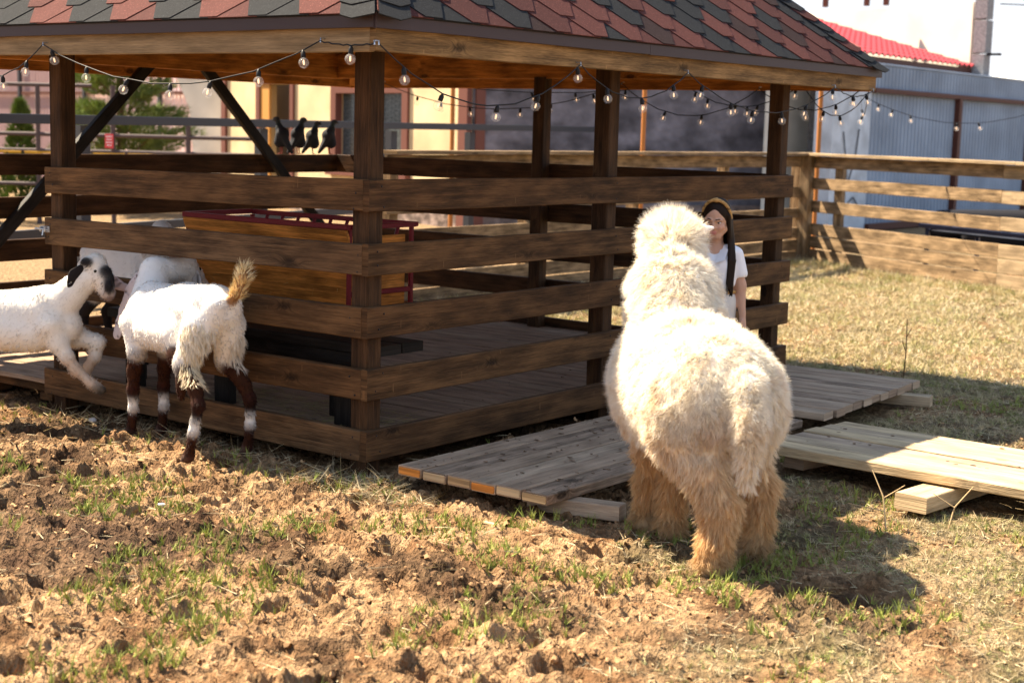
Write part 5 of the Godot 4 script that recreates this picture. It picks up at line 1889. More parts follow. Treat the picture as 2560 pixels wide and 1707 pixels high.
func girl() -> void:
	var o := thing("person", "girl in a white short-sleeved shirt and leopard headband facing the alpaca", "person", Vector3(0.755, 0.118, -1.965))
	o.scale = Vector3.ONE * 0.965
	var fw := Vector3(0.40, 0, 0.92).normalized()
	var lf := Vector3(fw.z, 0, -fw.x)
	# own axes: to her left, up, forward
	var P := func(x: float, y: float, z: float) -> Vector3: return lf * x + Vector3(0, y, 0) + fw * z
	var B := Basis(lf, Vector3.UP, fw)
	var skin := Color(0.52, 0.30, 0.205)
	var lip := Color(0.48, 0.17, 0.16)
	# head
	var hd := []
	var H := func(x: float, y: float, z: float) -> Vector3:
		# tilt and turn of the head about the neck
		var q := Vector3(x, y - 1.03, z).rotated(Vector3.RIGHT, 0.17).rotated(Vector3.UP, -0.10).rotated(Vector3(0, 0, 1), -0.05)
		return P.call(q.x, q.y + 1.03, q.z)
	var HB := B * Basis(Vector3(0, 0, 1), -0.05) * Basis(Vector3.UP, -0.10) * Basis(Vector3.RIGHT, 0.17)
	hd.append(["e", H.call(0, 1.150, -0.008), Vector3(0.072, 0.090, 0.088), HB, 0, skin])
	hd.append(["e", H.call(0, 1.100, 0.030), Vector3(0.058, 0.066, 0.052), HB, 0, skin])
	hd.append(["c", H.call(-0.018, 1.047, 0.048), H.call(0.018, 1.047, 0.048), 0.024, 0.024, skin])
	for s in [-1, 1]:
		hd.append(["c", H.call(0.052 * s, 1.085, 0.02), H.call(0.022 * s, 1.050, 0.045), 0.020, 0.020, skin])
		hd.append(["c", H.call(0.034 * s, 1.100, 0.062), H.call(0.040 * s, 1.105, 0.055), 0.018, 0.018, skin.lerp(Color(0.66, 0.33, 0.26), 0.4)])
		hd.append(["c", H.call(0.014 * s, 1.142, 0.082), H.call(0.042 * s, 1.143, 0.070), 0.008, 0.008, skin])
		hd.append(["e", H.call(0.072 * s, 1.112, -0.012), Vector3(0.008, 0.026, 0.016), HB * Basis(Vector3.UP, 0.4 * s), 0, skin.lerp(Color(0.66, 0.3, 0.22), 0.3)])
	hd.append(["c", H.call(0, 1.134, 0.078), H.call(0, 1.103, 0.092), 0.006, 0.0095, skin])
	for s in [-1, 1]:
		hd.append(["c", H.call(0.008 * s, 1.098, 0.088), H.call(0.010 * s, 1.098, 0.086), 0.007, 0.007, skin])
	hd.append(["c", H.call(-0.013, 1.0745, 0.0785), H.call(0.013, 1.0745, 0.0785), 0.0042, 0.0042, lip])
	hd.append(["c", H.call(-0.010, 1.0670, 0.0785), H.call(0.010, 1.0670, 0.0785), 0.0050, 0.0050, lip])
	hd.append(["c", H.call(0, 1.06, -0.01), P.call(0, 0.96, -0.02), 0.040, 0.040, skin])
	var head := nets(hd, 0.0042, 0.010, 0.004)
	# trunk and limbs
	var bd := []
	bd.append(["c", P.call(0, 1.02, -0.015), P.call(0, 0.94, -0.02), 0.039, 0.045, skin])
	bd.append(["c", P.call(-0.075, 0.935, -0.02), P.call(0.075, 0.935, -0.02), 0.048, 0.048, skin])
	bd.append(["c", P.call(-0.04, 0.86, -0.01), P.call(-0.035, 0.72, -0.01), 0.075, 0.065, skin])
	bd.append(["c", P.call(0.04, 0.86, -0.01), P.call(0.035, 0.72, -0.01), 0.075, 0.065, skin])
	bd.append(["c", P.call(-0.04, 0.66, -0.01), P.call(0.04, 0.66, -0.01), 0.085, 0.085, skin])
	for s in [-1, 1]:
		bd.append(["c", P.call(0.115 * s, 0.93, -0.02), P.call(0.150 * s, 0.755, -0.025), 0.038, 0.029, skin])
		bd.append(["c", P.call(0.150 * s, 0.755, -0.025), P.call(0.172 * s, 0.585, 0.01), 0.029, 0.020, skin])
		bd.append(["c", P.call(0.055 * s, 0.63, -0.01), P.call(0.060 * s, 0.34, 0.0), 0.068, 0.046, skin])
		bd.append(["c", P.call(0.060 * s, 0.34, 0.0), P.call(0.062 * s, 0.06, -0.01), 0.044, 0.028, skin])
	var body := nets(bd, 0.012, 0.03)
	var parts := [head, body]
	for s in [-1, 1]:
		var wr := Vector3(0.172 * s, 0.585, 0.01)
		var hp := []
		hp.append(["c", P.call(wr.x, wr.y, wr.z), P.call(wr.x + 0.004 * s, wr.y - 0.055, wr.z + 0.012), 0.018, 0.021, skin])
		for q in 4:
			var ox := 0.016 - 0.0105 * q
			var ln: float = [0.046, 0.052, 0.049, 0.039][q]
			var k0 := Vector3(wr.x + 0.004 * s, wr.y - 0.062, wr.z + 0.012 + ox)
			var k1 := k0 + Vector3(-0.003 * s, -ln * 0.55, 0.004)
			var k2 := k1 + Vector3(-0.010 * s, -ln * 0.42, 0.0)
			hp.append(["c", P.call(k0.x, k0.y, k0.z), P.call(k1.x, k1.y, k1.z), 0.0072, 0.0066, skin])
			hp.append(["c", P.call(k1.x, k1.y, k1.z), P.call(k2.x, k2.y, k2.z), 0.0066, 0.0055, skin])
		var t0 := wr + Vector3(0.0, -0.022, 0.024)
		hp.append(["c", P.call(t0.x, t0.y, t0.z), P.call(t0.x - 0.006 * s, t0.y - 0.024, t0.z + 0.014), 0.009, 0.008, skin])
		hp.append(["c", P.call(t0.x - 0.006 * s, t0.y - 0.024, t0.z + 0.014), P.call(t0.x - 0.010 * s, t0.y - 0.046, t0.z + 0.012), 0.008, 0.006, skin])
		parts.append(nets(hp, 0.0035, 0.005))
	var sk := mat(Color.WHITE, 0.55, null, null, 1.0, 0.0, 0.4)
	sk.vertex_color_use_as_albedo = true
	sk.subsurf_scatter_enabled = true
	sk.subsurf_scatter_strength = 0.05
	flesh(o, "body", merged(parts), sk)
	# eyes and brows
	for s in [-1, 1]:
		flesh(o, "eye", nets([["e", H.call(0.0295 * s, 1.1275, 0.0725), Vector3(0.0125, 0.0050, 0.006), HB, 0, Color(0.72, 0.68, 0.64)], ["e", H.call(0.0285 * s, 1.1272, 0.0765), Vector3(0.0058, 0.0055, 0.0036), HB, 0, Color(0.03, 0.015, 0.01)]], 0.0016, 0.001, 0.0006), M.vert)
		flesh(o, "eyelid", nets([["c", H.call(0.016 * s, 1.1318, 0.0795), H.call(0.043 * s, 1.1318, 0.0690), 0.0020, 0.0018, Color(0.06, 0.03, 0.02)]], 0.0015, 0.001), M.vert)
		flesh(o, "eyebrow", nets([["c", H.call(0.014 * s, 1.1455, 0.0870), H.call(0.031 * s, 1.1490, 0.0815), 0.0030, 0.0028, Color(0.045, 0.022, 0.014)], ["c", H.call(0.031 * s, 1.1490, 0.0815), H.call(0.046 * s, 1.1450, 0.0690), 0.0028, 0.0016, Color(0.045, 0.022, 0.014)]], 0.002, 0.002), M.vert)
	# hair: a parted cap and long strands, more over her left shoulder
	var hc := Color(0.016, 0.008, 0.0055)
	var hr := []
	hr.append(["e", H.call(0, 1.160, -0.016), Vector3(0.079, 0.092, 0.092), HB, 0, hc])
	hr.append(["x", H.call(-0.022, 1.105, 0.088), H.call(0.022, 1.105, 0.088), 0.060, 0.060, hc])
	hr.append(["x", H.call(0, 1.15, 0.092), H.call(0, 1.212, 0.082), 0.052, 0.008, hc])
	var r := RandomNumberGenerator.new()
	r.seed = 17
	var locks := []
	for i in 30:
		var a := lerpf(-1.75, 1.75, i / 29.0)
		var x := sin(a) * 0.070
		var z := -cos(a) * 0.072 - 0.018
		var top: Vector3 = H.call(x, 1.155, z)
		var m1: Vector3 = P.call(x * 1.05, 1.0 + r.randf_range(-0.01, 0.01), z * 0.9 - 0.01)
		var m2: Vector3 = P.call(x * 1.2, 0.88, z * 0.95 - 0.03)
		var m3: Vector3 = P.call(x * 1.1, r.randf_range(0.68, 0.74), z - 0.03)
		locks.append([top, m1, m2, m3])
	# locks drawn forward over her left shoulder
	for i in 13:
		var t := i / 12.0
		var top: Vector3 = H.call(0.070 + 0.004 * sin(i * 2.0), 1.165 - t * 0.03, 0.028 - t * 0.075)
		var m1: Vector3 = P.call(0.080 + t * 0.018, 1.015, 0.020 - t * 0.03)
		var m2: Vector3 = P.call(0.088 + t * 0.030, 0.90 + r.randf_range(-0.01, 0.01), 0.068 - t * 0.02)
		var m3: Vector3 = P.call(0.080 + t * 0.034 + r.randf_range(-0.006, 0.006), r.randf_range(0.70, 0.76), 0.094 - t * 0.012)
		locks.append([top, m1, m2, m3])
	for i in 6:
		var t := i / 5.0
		locks.append([H.call(-0.070, 1.16 - t * 0.03, 0.02 - t * 0.06), P.call(-0.085, 1.01, 0.01 - t * 0.03), P.call(-0.10, 0.90, 0.055 - t * 0.03), P.call(-0.095, r.randf_range(0.72, 0.78), 0.085 - t * 0.03)])
	for q in locks:
		var w := r.randf_range(0.0065, 0.0105)
		hr.append(["c", q[0], q[1], 0.011, w, hc])
		hr.append(["c", q[1], q[2], w, w * 0.9, hc])
		hr.append(["c", q[2], q[3], w * 0.9, 0.003, hc])
	var hm := mat(Color.WHITE, 0.55, null, null, 1.0, 0.0, 0.25)
	hm.vertex_color_use_as_albedo = true
	flesh(o, "hair", nets(hr, 0.0055, 0.005), hm)
	# leopard print headband, arched over the crown with a small knot
	var arc := PackedVector3Array()
	var rad := PackedFloat32Array()
	for i in 25:
		var a := lerpf(-0.08, PI + 0.08, i / 24.0)
		arc.append(H.call(cos(a) * 0.080, 1.150 + sin(a) * 0.098, 0.0 + 0.036 * sin(a)))
		rad.append(0.0095 + 0.005 * exp(-pow((a - PI / 2) * 6.0, 2)))
	put_local(o, "headband", tube_mesh(arc, rad, 8), M.leopard)
	# shirt: body, sleeves, open collar
	var wh := Color(0.80, 0.79, 0.82)
	var sh := []
	sh.append(["c", P.call(-0.045, 0.86, -0.008), P.call(-0.048, 0.785, -0.006), 0.090, 0.085, wh])
	sh.append(["c", P.call(0.045, 0.86, -0.008), P.call(0.048, 0.785, -0.006), 0.090, 0.085, wh])
	sh.append(["c", P.call(-0.082, 0.932, -0.02), P.call(0.082, 0.932, -0.02), 0.056, 0.056, wh])
	for s in [-1, 1]:
		sh.append(["c", P.call(0.112 * s, 0.93, -0.02), P.call(0.140 * s, 0.825, -0.024), 0.048, 0.047, wh])
		sh.append(["x", P.call(0.146 * s, 0.775, -0.024), P.call(0.150 * s, 0.74, -0.024), 0.042, 0.06, wh])
	sh.append(["x", P.call(0, 1.03, 0.03), P.call(0, 0.975, 0.02), 0.045, 0.040, wh])
	sh.append(["x", P.call(0, 0.975, 0.08), P.call(0, 0.885, 0.105), 0.044, 0.010, wh])
	sh.append(["x", P.call(-0.09, 0.655, 0), P.call(0.09, 0.655, 0), 0.095, 0.095, wh])
	flesh(o, "shirt", nets(sh, 0.007, 0.014), M.vert)
	for s in [-1, 1]:
		var st := SurfaceTool.new()
		st.begin(Mesh.PRIMITIVE_TRIANGLES)
		var a: Vector3 = P.call(0.040 * s, 0.988, -0.005)
		var b: Vector3 = P.call(0.012 * s, 0.888, 0.098)
		var c: Vector3 = P.call(0.066 * s, 0.905, 0.088)
		var d: Vector3 = P.call(0.078 * s, 0.962, 0.052)
		var inn: Vector3 = P.call(0, 0.92, -0.03)
		var th: Vector3 = P.call(0, 0, -0.006)
		out_quad(st, a, b, c, d, inn)
		out_quad(st, a + th, b + th, c + th, d + th, inn + th * 40)
		for e in [[a, b], [b, c], [c, d], [d, a]]:
			out_quad(st, e[0], e[1], e[1] + th, e[0] + th, (a + b + c + d) / 4)
		put_local(o, "collar", fixed(st), M.white_cloth)
	# trousers with a leopard waistband, shoes
	var tr := []
	var tc := Color(0.62, 0.60, 0.58)
	tr.append(["c", P.call(-0.04, 0.665, -0.01), P.call(0.04, 0.665, -0.01), 0.093, 0.093, tc])
	for s in [-1, 1]:
		tr.append(["c", P.call(0.055 * s, 0.63, -0.01), P.call(0.060 * s, 0.34, 0.0), 0.077, 0.060, tc])
		tr.append(["c", P.call(0.060 * s, 0.34, 0.0), P.call(0.062 * s, 0.09, -0.01), 0.058, 0.052, tc])
	tr.append(["x", P.call(-0.1, 0.84, -0.01), P.call(0.1, 0.84, -0.01), 0.11, 0.11, tc])
	flesh(o, "trousers", nets(tr, 0.011, 0.02), M.vert)
	var bp := PackedVector3Array()
	for i in 25:
		var a := TAU * i / 24.0
		bp.append(P.call(cos(a) * 0.122, 0.722, -0.01 + sin(a) * 0.088))
	put_local(o, "waistband", tube_mesh(bp, PackedFloat32Array([0.011]), 8, false), M.leopard)
	for s in [-1, 1]:
		flesh(o, "shoe", nets([["c", P.call(0.062 * s, 0.032, -0.035), P.call(0.068 * s, 0.026, 0.095), 0.034, 0.028, Color(0.6, 0.6, 0.6)], ["c", P.call(0.062 * s, 0.03, -0.03), P.call(0.062 * s, 0.075, -0.02), 0.036, 0.036, Color(0.6, 0.6, 0.6)]], 0.009, 0.015), M.vert)

func pigeons() -> void:
	var dark := Color(0.030, 0.031, 0.038)
	var mesh: ArrayMesh
	var pr := []
	pr.append(["c", Vector3(0.02, 0.075, 0), Vector3(0.0, 0.135, 0), 0.044, 0.050, dark])
	pr.append(["c", Vector3(0.0, 0.135, 0), Vector3(0.025, 0.18, 0), 0.046, 0.028, dark])
	pr.append(["c", Vector3(0.02, 0.17, 0), Vector3(0.034, 0.228, 0), 0.024, 0.0155, Color(0.035, 0.05, 0.05)])
	pr.append(["e", Vector3(0.046, 0.243, 0), Vector3(0.025, 0.020, 0.019), Basis.IDENTITY, 0, Color(0.06, 0.062, 0.072)])
	pr.append(["c", Vector3(0.066, 0.240, 0), Vector3(0.086, 0.233, 0), 0.007, 0.003, Color(0.05, 0.045, 0.04)])
	pr.append(["c", Vector3(-0.02, 0.085, 0), Vector3(-0.075, 0.0, 0), 0.032, 0.012, dark])
	for s in [-1, 1]:
		pr.append(["c", Vector3(0.005, 0.14, 0.036 * s), Vector3(-0.06, 0.03, 0.020 * s), 0.022, 0.010, Color(0.05, 0.052, 0.06)])
	var b := nets(pr, 0.008, 0.016, 0.006)
	mesh = arrays_mesh(b.v, b.n, PackedVector2Array(), b.i, b.c)
	var leg := nets([["c", Vector3(0, 0.05, 0), Vector3(0.004, 0.004, 0), 0.006, 0.0035, Color(0.42, 0.13, 0.10)], ["c", Vector3(0.004, 0.005, 0), Vector3(0.03, 0.004, 0.008), 0.0035, 0.002, Color(0.42, 0.13, 0.10)], ["c", Vector3(0.004, 0.005, 0), Vector3(0.03, 0.004, -0.008), 0.0035, 0.002, Color(0.42, 0.13, 0.10)]], 0.003, 0.003)
	var lm := arrays_mesh(leg.v, leg.n, PackedVector2Array(), leg.i, leg.c)
	var y := 1.402
	var list := [["dark pigeon perched leftmost on the far rail, beside the slanting brace", Vector3(-4.375, y, -3.66), 3.6, 1.12], ["dark pigeon second from the left on the far rail, looking right", Vector3(-4.38, y, -3.84), 1.2, 1.12], ["dark pigeon third from the left on the far rail, leaning forward", Vector3(-4.38, y, -4.01), 0.75, 1.02], ["dark pigeon nearest the corner post on the far rail", Vector3(-4.38, y, -4.21), 0.95, 1.08]]
	for q in list:
		var o := thing("pigeon", q[0], "pigeon", q[1], "pigeons on the far rail", q[2])
		o.scale = Vector3.ONE * q[3]
		put_local(o, "body", mesh, M.vert, Transform3D(Basis.IDENTITY, Vector3(0, 0.014, 0)))
		for s in [-1, 1]:
			put_local(o, "leg", lm, M.vert, Transform3D(Basis.IDENTITY, Vector3(0.005, 0, 0.018 * s)))
	var e := thing("pigeon", "pale pigeon standing on the shingle roof at the top left corner", "pigeon", Vector3(-2.56, 2.33, 0.165), "", 0.4)
	var pb := nets([["c", Vector3(0.02, 0.10, 0), Vector3(-0.02, 0.12, 0), 0.055, 0.050, Color(0.55, 0.55, 0.58)], ["c", Vector3(0.05, 0.13, 0), Vector3(0.085, 0.20, 0), 0.036, 0.020, Color(0.30, 0.32, 0.36)], ["e", Vector3(0.095, 0.215, 0), Vector3(0.026, 0.021, 0.020), Basis.IDENTITY, 0, Color(0.3, 0.31, 0.34)], ["c", Vector3(-0.05, 0.11, 0), Vector3(-0.17, 0.085, 0), 0.035, 0.014, Color(0.6, 0.6, 0.63)], ["c", Vector3(0.115, 0.21, 0), Vector3(0.135, 0.203, 0), 0.007, 0.003, Color(0.05, 0.045, 0.04)]], 0.008, 0.018, 0.008)
	flesh(e, "body", pb, M.vert)
	for s in [-1, 1]:
		put_local(e, "leg", lm, M.vert, Transform3D(Basis.IDENTITY, Vector3(0.0, 0.0, 0.018 * s)))

# ---------------------------------------------------------------- grass, straw, clods, trees
func in_gazebo(x: float, z: float) -> bool:
	return x < 0.03 and x > GX - 0.05 and z < 0.03 and z > GZ - 0.05

func on_walk(x: float, z: float) -> bool:
	return (x > 0.31 and x < 1.22 and z < 0.17 and z > -2.3) or (x > 0.1 and x < 1.27 and z < -2.33 and z > -4.0) or (x > 1.34 and x < 4.7 and z < -1.36 and z > -2.42)

func vegetation() -> void:
	var gm := mat(Color.WHITE, 0.7, null, null, 1.0, 0.0, 0.3)
	gm.vertex_color_use_as_albedo = true
	gm.backlight_enabled = true
	gm.backlight = Color(0.35, 0.35, 0.2)
	M.grass = gm
	var r := RandomNumberGenerator.new()
	r.seed = 77
	var green := []
	var dry := []
	var straw := []
	var clod := []
	var hay_c := Color(0.50, 0.405, 0.25)
	var grn_c := Color(0.200, 0.245, 0.055)
	# near yard
	for i in 90000:
		var x := r.randf_range(-3.4, 4.2)
		var z := r.randf_range(-5.2, 3.1)
		if in_gazebo(x, z):
			continue
		var g := grassy(x, z)
		var wk := on_walk(x, z)
		if wk:
			continue
		var y := soil_height(x, z)
		var pick := r.randf()
		var patch := n_big.get_noise_2d(x * 2.2 + 70, z * 2.2 - 20)
		if pick < g * 0.80:
			var len := r.randf_range(0.02, 0.05)
			var lean := Vector3(r.randf_range(-1, 1), r.randf_range(0.25, 0.9), r.randf_range(-1, 1))
			var c := hay_c * r.randf_range(0.65, 1.2)
			if r.randf() < 0.30 + 0.4 * smoothstep(0.0, 0.4, patch):
				c = grn_c.lerp(hay_c, r.randf_range(0.1, 0.7)) * r.randf_range(0.8, 1.15)
			dry.append([tuft_xf(Vector3(x, y - 0.004, z), lean, len, 0.035, r), c])
		elif patch > 0.10 and pick < (0.46 if z > 0.75 or x > 0.4 else 0.08):
			green.append([tuft_xf(Vector3(x, y - 0.006, z), Vector3(r.randf_range(-0.5, 0.5), 1, r.randf_range(-0.5, 0.5)), r.randf_range(0.028, 0.078), 0.045, r), grn_c.lerp(Color(0.42, 0.43, 0.11), r.randf() * 0.7) * r.randf_range(0.75, 1.2)])
		elif pick > 0.93:
			var d := Vector3(r.randf_range(-1, 1), r.randf_range(-0.05, 0.15), r.randf_range(-1, 1))
			straw.append([tuft_xf(Vector3(x, y + 0.008, z), d, r.randf_range(0.05, 0.14), 0.05, r), hay_c * r.randf_range(0.8, 1.3)])
		elif pick > 0.70 and g < 0.6:
			var s := r.randf_range(0.003, 0.011) * (1.9 if r.randf() < 0.07 else 1.0)
			var bs := Basis.from_euler(Vector3(r.randf() * TAU, r.randf() * TAU, r.randf() * TAU)).scaled(Vector3(s * r.randf_range(0.7, 1.4), s * 0.8, s))
			clod.append([Transform3D(bs, Vector3(x, y + s * 0.2, z)), Color(0.36, 0.22, 0.115) * r.randf_range(0.45, 1.15)])
	# straw gathered at the foot of the near corner and skirts
	for i in 1500:
		var t := r.randf()
		var x := 0.08 + r.randf_range(-0.25, 0.55)
		var z := r.randf_range(0.02, 0.42)
		if t < 0.4:
			x = r.randf_range(-2.4, 0.1)
			z = r.randf_range(0.03, 0.25)
		if on_walk(x, z) or in_gazebo(x, z):
			continue
		var d := Vector3(r.randf_range(-1, 1), r.randf_range(0.0, 0.4), r.randf_range(-1, 1))
		straw.append([tuft_xf(Vector3(x, soil_height(x, z) + 0.004, z), d, r.randf_range(0.05, 0.15), 0.05, r), hay_c * r.randf_range(0.6, 1.15)])
		if t > 0.95:
			green.append([tuft_xf(Vector3(x, soil_height(x, z) - 0.004, z), Vector3(r.randf_range(-0.4, 0.4), 1, r.randf_range(-0.4, 0.4)), r.randf_range(0.03, 0.07), 0.04, r), grn_c * r.randf_range(0.8, 1.2)])
	# hay strewn on the gazebo floor
	for i in 500:
		var x := r.randf_range(-1.6, -0.15)
		var z := r.randf_range(-0.75, -0.1)
		straw.append([tuft_xf(Vector3(x, 0.134, z), Vector3(r.randf_range(-1, 1), 0.04, r.randf_range(-1, 1)), r.randf_range(0.06, 0.16), 0.04, r), Color(0.36, 0.30, 0.14) * r.randf_range(0.7, 1.2)])
	# soil carried on to the boardwalks and the floor
	for i in 900:
		if i % 5 < 3 or (i > 480 and i <= 620 and i % 2 == 0):
			continue
		var x := r.randf_range(0.33, 1.2)
		var z := r.randf_range(-2.25, 0.15)
		var y := 0.117
		if i > 480:
			x = r.randf_range(1.4, 2.7)
			z = r.randf_range(-2.25, -1.4)
			y = 0.138
		if i > 620:
			x = r.randf_range(-2.2, -0.15)
			z = r.randf_range(-3.5, -0.15)
			y = 0.132
		var s := r.randf_range(0.003, 0.009)
		var f := r.randf_range(1.0, 2.4)
		clod.append([Transform3D(Basis(Vector3.UP, r.randf() * TAU).scaled(Vector3(s * f, s * 0.3, s)), Vector3(x, y - 0.001, z)), Color(0.25, 0.17, 0.115) * r.randf_range(0.6, 1.3)])
	# the paddock behind, up to the fences
	for i in 52000:
		var x := r.randf_range(-4.3, 3.2)
		var z := r.randf_range(-13.2, -5.0)
		if z < -13.2 + (x + 4.36) * 0.503:
			continue
		if r.randf() > 0.25 + grassy(x, z):
			continue
		var edge := 1.0 if z - (-13.2 + (x + 4.36) * 0.503) < 0.5 or x < -3.9 else 0.0
		var patch := n_big.get_noise_2d(x * 1.6 + 70, z * 1.6 - 20)
		var c := hay_c * r.randf_range(0.75, 1.3)
		if r.randf() < 0.12:
			c = Color(0.70, 0.62, 0.45)
		if r.randf() < 0.16 + 0.35 * smoothstep(0.0, 0.45, patch) + edge * 0.15:
			c = grn_c.lerp(hay_c, r.randf_range(0.2, 0.7)) * r.randf_range(0.8, 1.2)
		dry.append([tuft_xf(Vector3(x, soil_height(x, z) - 0.004, z), Vector3(r.randf_range(-1, 1), r.randf_range(0.3, 1.0), r.randf_range(-1, 1)), r.randf_range(0.03, 0.07) * (1.0 + edge * 1.3), 0.055, r), c])
	var o := many(self, "dry_grass", tuft_mesh(7, 0.9, 0.5, 0.055, 3, 21), gm, dry)
	tag(o, "matted dry tan grass covering the right and rear of the yard", "grass")
	o = many(self, "green_grass", tuft_mesh(6, 0.45, 0.35, 0.06, 3, 22), gm, green)
	tag(o, "short green grass tufts sprouting from the trampled mud", "grass")
	o = many(self, "straw", tuft_mesh(2, 0.12, 0.10, 0.022, 3, 23), gm, straw)
	tag(o, "loose straw stalks lying about the ground and floor", "straw")
	var cm := clod_mesh()
	var sm := mat(Color.WHITE, 0.95, null, null, 1.0, 0.0, 0.2)
	sm.vertex_color_use_as_albedo = true
	o = many(self, "soil_clods", cm, sm, clod)
	tag(o, "small crumbled clods of soil scattered over the mud", "soil")
	pine(Vector3(-17.2, 0, -12.1))
	thuja("slim dark green thuja shrub beside the pipe fence", Vector3(-16.0, 0, -9.2), 1.78, 0.34, 1500)
	thuja("low yellow-green shrub left of the thuja at the picture edge", Vector3(-16.6, 0, -8.4), 1.45, 0.45, 1100)

func clod_mesh() -> ArrayMesh:
	# a broken lump: a jagged ball with flat faces
	var r := RandomNumberGenerator.new()
	r.seed = 3
	var ring := []
	for j in 5:
		var row := []
		for i in 6:
			var a := TAU * (i + 0.5 * (j % 2)) / 6.0
			var b := PI * j / 4.0
			row.append(Vector3(cos(a) * sin(b), cos(b), sin(a) * sin(b)) * r.randf_range(0.65, 1.25))
		if j == 0 or j == 4:
			for i in 6:
				row[i] = row[0]
		ring.append(row)
	var st := SurfaceTool.new()
	st.begin(Mesh.PRIMITIVE_TRIANGLES)
	for j in 4:
		for i in 6:
			out_quad(st, ring[j][i], ring[j][(i + 1) % 6], ring[j + 1][(i + 1) % 6], ring[j + 1][i], Vector3.ZERO)
	return fixed(st)

func pine(at: Vector3) -> void:
	var o := thing("pine_tree", "young green pine tree seen through the left gazebo bay", "tree", at)
	var h := 4.6
	put_local(o, "trunk", tube_mesh(PackedVector3Array([Vector3(0, -0.1, 0), Vector3(0.03, 1.6, 0.02), Vector3(-0.02, 3.2, 0), Vector3(0, h, 0)]), PackedFloat32Array([0.09, 0.07, 0.045, 0.01]), 8), mat(lin(0.16, 0.085, 0.05), 0.9))
	var r := RandomNumberGenerator.new()
	r.seed = 41
	var tufts := []
	var y := 0.55
	var bm := mat(lin(0.15, 0.085, 0.05), 0.9)
	while y < h - 0.2:
		var n := 6
		var len := lerpf(1.55, 0.25, y / h)
		var a0 := r.randf() * TAU
		for i in n:
			var a := a0 + TAU * i / n + r.randf_range(-0.3, 0.3)
			var d := Vector3(cos(a), r.randf_range(0.1, 0.45), sin(a)).normalized()
			var l := len * r.randf_range(0.65, 1.1)
			var e := Vector3(0, y, 0) + d * l
			put_local(o, "branch", tube_mesh(PackedVector3Array([Vector3(0, y, 0), Vector3(0, y, 0) + d * l * 0.5 - Vector3(0, 0.03, 0), e]), PackedFloat32Array([0.025, 0.016, 0.006]), 5), bm)
			for q in int(l * 95.0):
				var t := pow(r.randf(), 0.6)
				var side := Vector3(r.randf_range(-1, 1), r.randf_range(-0.5, 0.8), r.randf_range(-1, 1)) * 0.24 * (1.15 - t * 0.6)
				var p := Vector3(0, y, 0) + d * l * t + side
				tufts.append([tuft_xf(p, d + side * 2.0 + Vector3(0, 0.35, 0), r.randf_range(0.12, 0.22), 0.13, r), Color(0.11, 0.165, 0.04).lerp(Color(0.25, 0.30, 0.08), r.randf() * 0.8)])
		y += 0.36
	many(o, "crown", tuft_mesh(9, 0.7, 0.2, 0.05, 2, 31), M.grass, tufts)

func thuja(label: String, at: Vector3, h: float, rad: float, n: int) -> void:
	var o := thing("thuja_shrub", label, "shrub", at, "shrubs by the pipe fence")
	put_local(o, "trunk", tube_mesh(PackedVector3Array([Vector3(0, -0.05, 0), Vector3(0, h * 0.9, 0)]), PackedFloat32Array([0.05, 0.01]), 6), mat(lin(0.12, 0.07, 0.04), 0.9))
	var r := RandomNumberGenerator.new()
	r.seed = n
	var t := []
	for i in n:
		var f := r.randf()
		var a := r.randf() * TAU
		var rr := rad * pow(1.0 - f, 0.6) * (0.5 + 0.5 * sqrt(r.randf())) * (1.0 + 0.18 * sin(a * 5 + f * 9))
		t.append([tuft_xf(Vector3(cos(a) * rr, 0.08 + f * h, sin(a) * rr), Vector3(cos(a) * 0.6, 1, sin(a) * 0.6), r.randf_range(0.08, 0.15), 0.10, r), Color(0.06, 0.11, 0.02).lerp(Color(0.20, 0.24, 0.04), r.randf() * 0.6)])
	many(o, "crown", tuft_mesh(7, 0.5, 0.2, 0.09, 2, 33), M.grass, t)

func stalk(label: String, pts: Array, r0: float, col: Material, side: Array) -> void:
	var o := thing("dry_stalk", label, "weed", pts[0])
	put(o, "stem", tube_mesh(PackedVector3Array(pts), PackedFloat32Array([r0, r0 * 0.8, r0 * 0.5]), 5), col)
	for s in side:
		put(o, "twig", tube_mesh(PackedVector3Array(s), PackedFloat32Array([r0 * 0.6, r0 * 0.4]), 5), col)

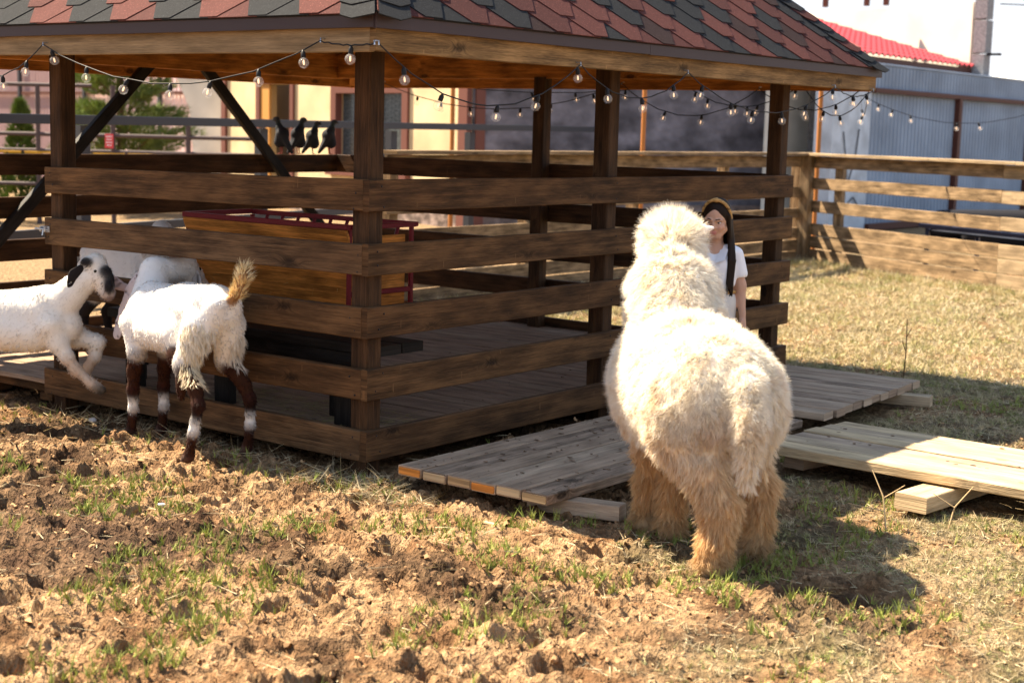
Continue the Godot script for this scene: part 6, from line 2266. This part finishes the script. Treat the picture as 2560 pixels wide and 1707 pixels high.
func small_things() -> void:
	var dk := mat(lin(0.10, 0.06, 0.035), 0.9)
	var st := mat(lin(0.55, 0.40, 0.22), 0.8)
	var a := Vector3(0.72, 0, -4.75)
	stalk("tall thin dead weed standing in the sunlit grass behind the boardwalk", [a, a + Vector3(0.01, 0.2, 0.01), a + Vector3(0.0, 0.42, 0.0)], 0.005, dk, [[a + Vector3(0.0, 0.28, 0), a + Vector3(0.04, 0.36, 0.01)], [a + Vector3(0.0, 0.2, 0), a + Vector3(-0.03, 0.27, 0)]])
	var b := Vector3(2.35, 0, -0.75)
	stalk("forked dry stalk in front of the sunny boardwalk", [b, b + Vector3(-0.03, 0.14, -0.02), b + Vector3(-0.10, 0.24, -0.05)], 0.004, st, [[b + Vector3(-0.03, 0.13, -0.02), b + Vector3(0.06, 0.20, -0.03)], [b + Vector3(-0.01, 0.08, 0), b + Vector3(-0.16, 0.10, 0.05)]])
	var c := Vector3(2.55, 0, -0.95)
	stalk("short bent dry stalk beside the thick yellow batten", [c, c + Vector3(0.02, 0.1, 0.0), c + Vector3(0.09, 0.2, -0.02)], 0.004, st, [[c + Vector3(0.02, 0.1, 0), c + Vector3(-0.07, 0.15, 0.02)]])
	var s := Vector3(0.98, soil_height(0.98, 0.30) + 0.012, 0.30)
	var o := tube(self, "stick", [s, s + Vector3(0.10, 0.006, 0.02), s + Vector3(0.17, 0.0, 0.03)], 0.009, M.plank_new)
	tag(o, "short pale stick lying in front of the shaded boardwalk", "stick")
	# scraps of pale litter in the mud below the goats
	var i := 0
	for p in [[-1.95, 0.12, 0.028, "white scrap of litter at the foot of the skirt board"], [-0.9, 0.62, 0.022, "small pale pebble just in front of the stockinged goat"], [-0.25, 1.05, 0.026, "grey pebble in the churned mud of the foreground"]]:
		var g := nets([["e", Vector3.ZERO, Vector3(p[2], p[2] * 0.5, p[2] * 0.7), Basis(Vector3.UP, 0.6 * i), 0, Color(0.62, 0.60, 0.60)]], 0.006, 0.004)
		var q := thing("pebble", p[3], "pebble", Vector3(p[0], soil_height(p[0], p[1]) + 0.008, p[1]))
		flesh(q, "stone", g, M.vert)
		i += 1
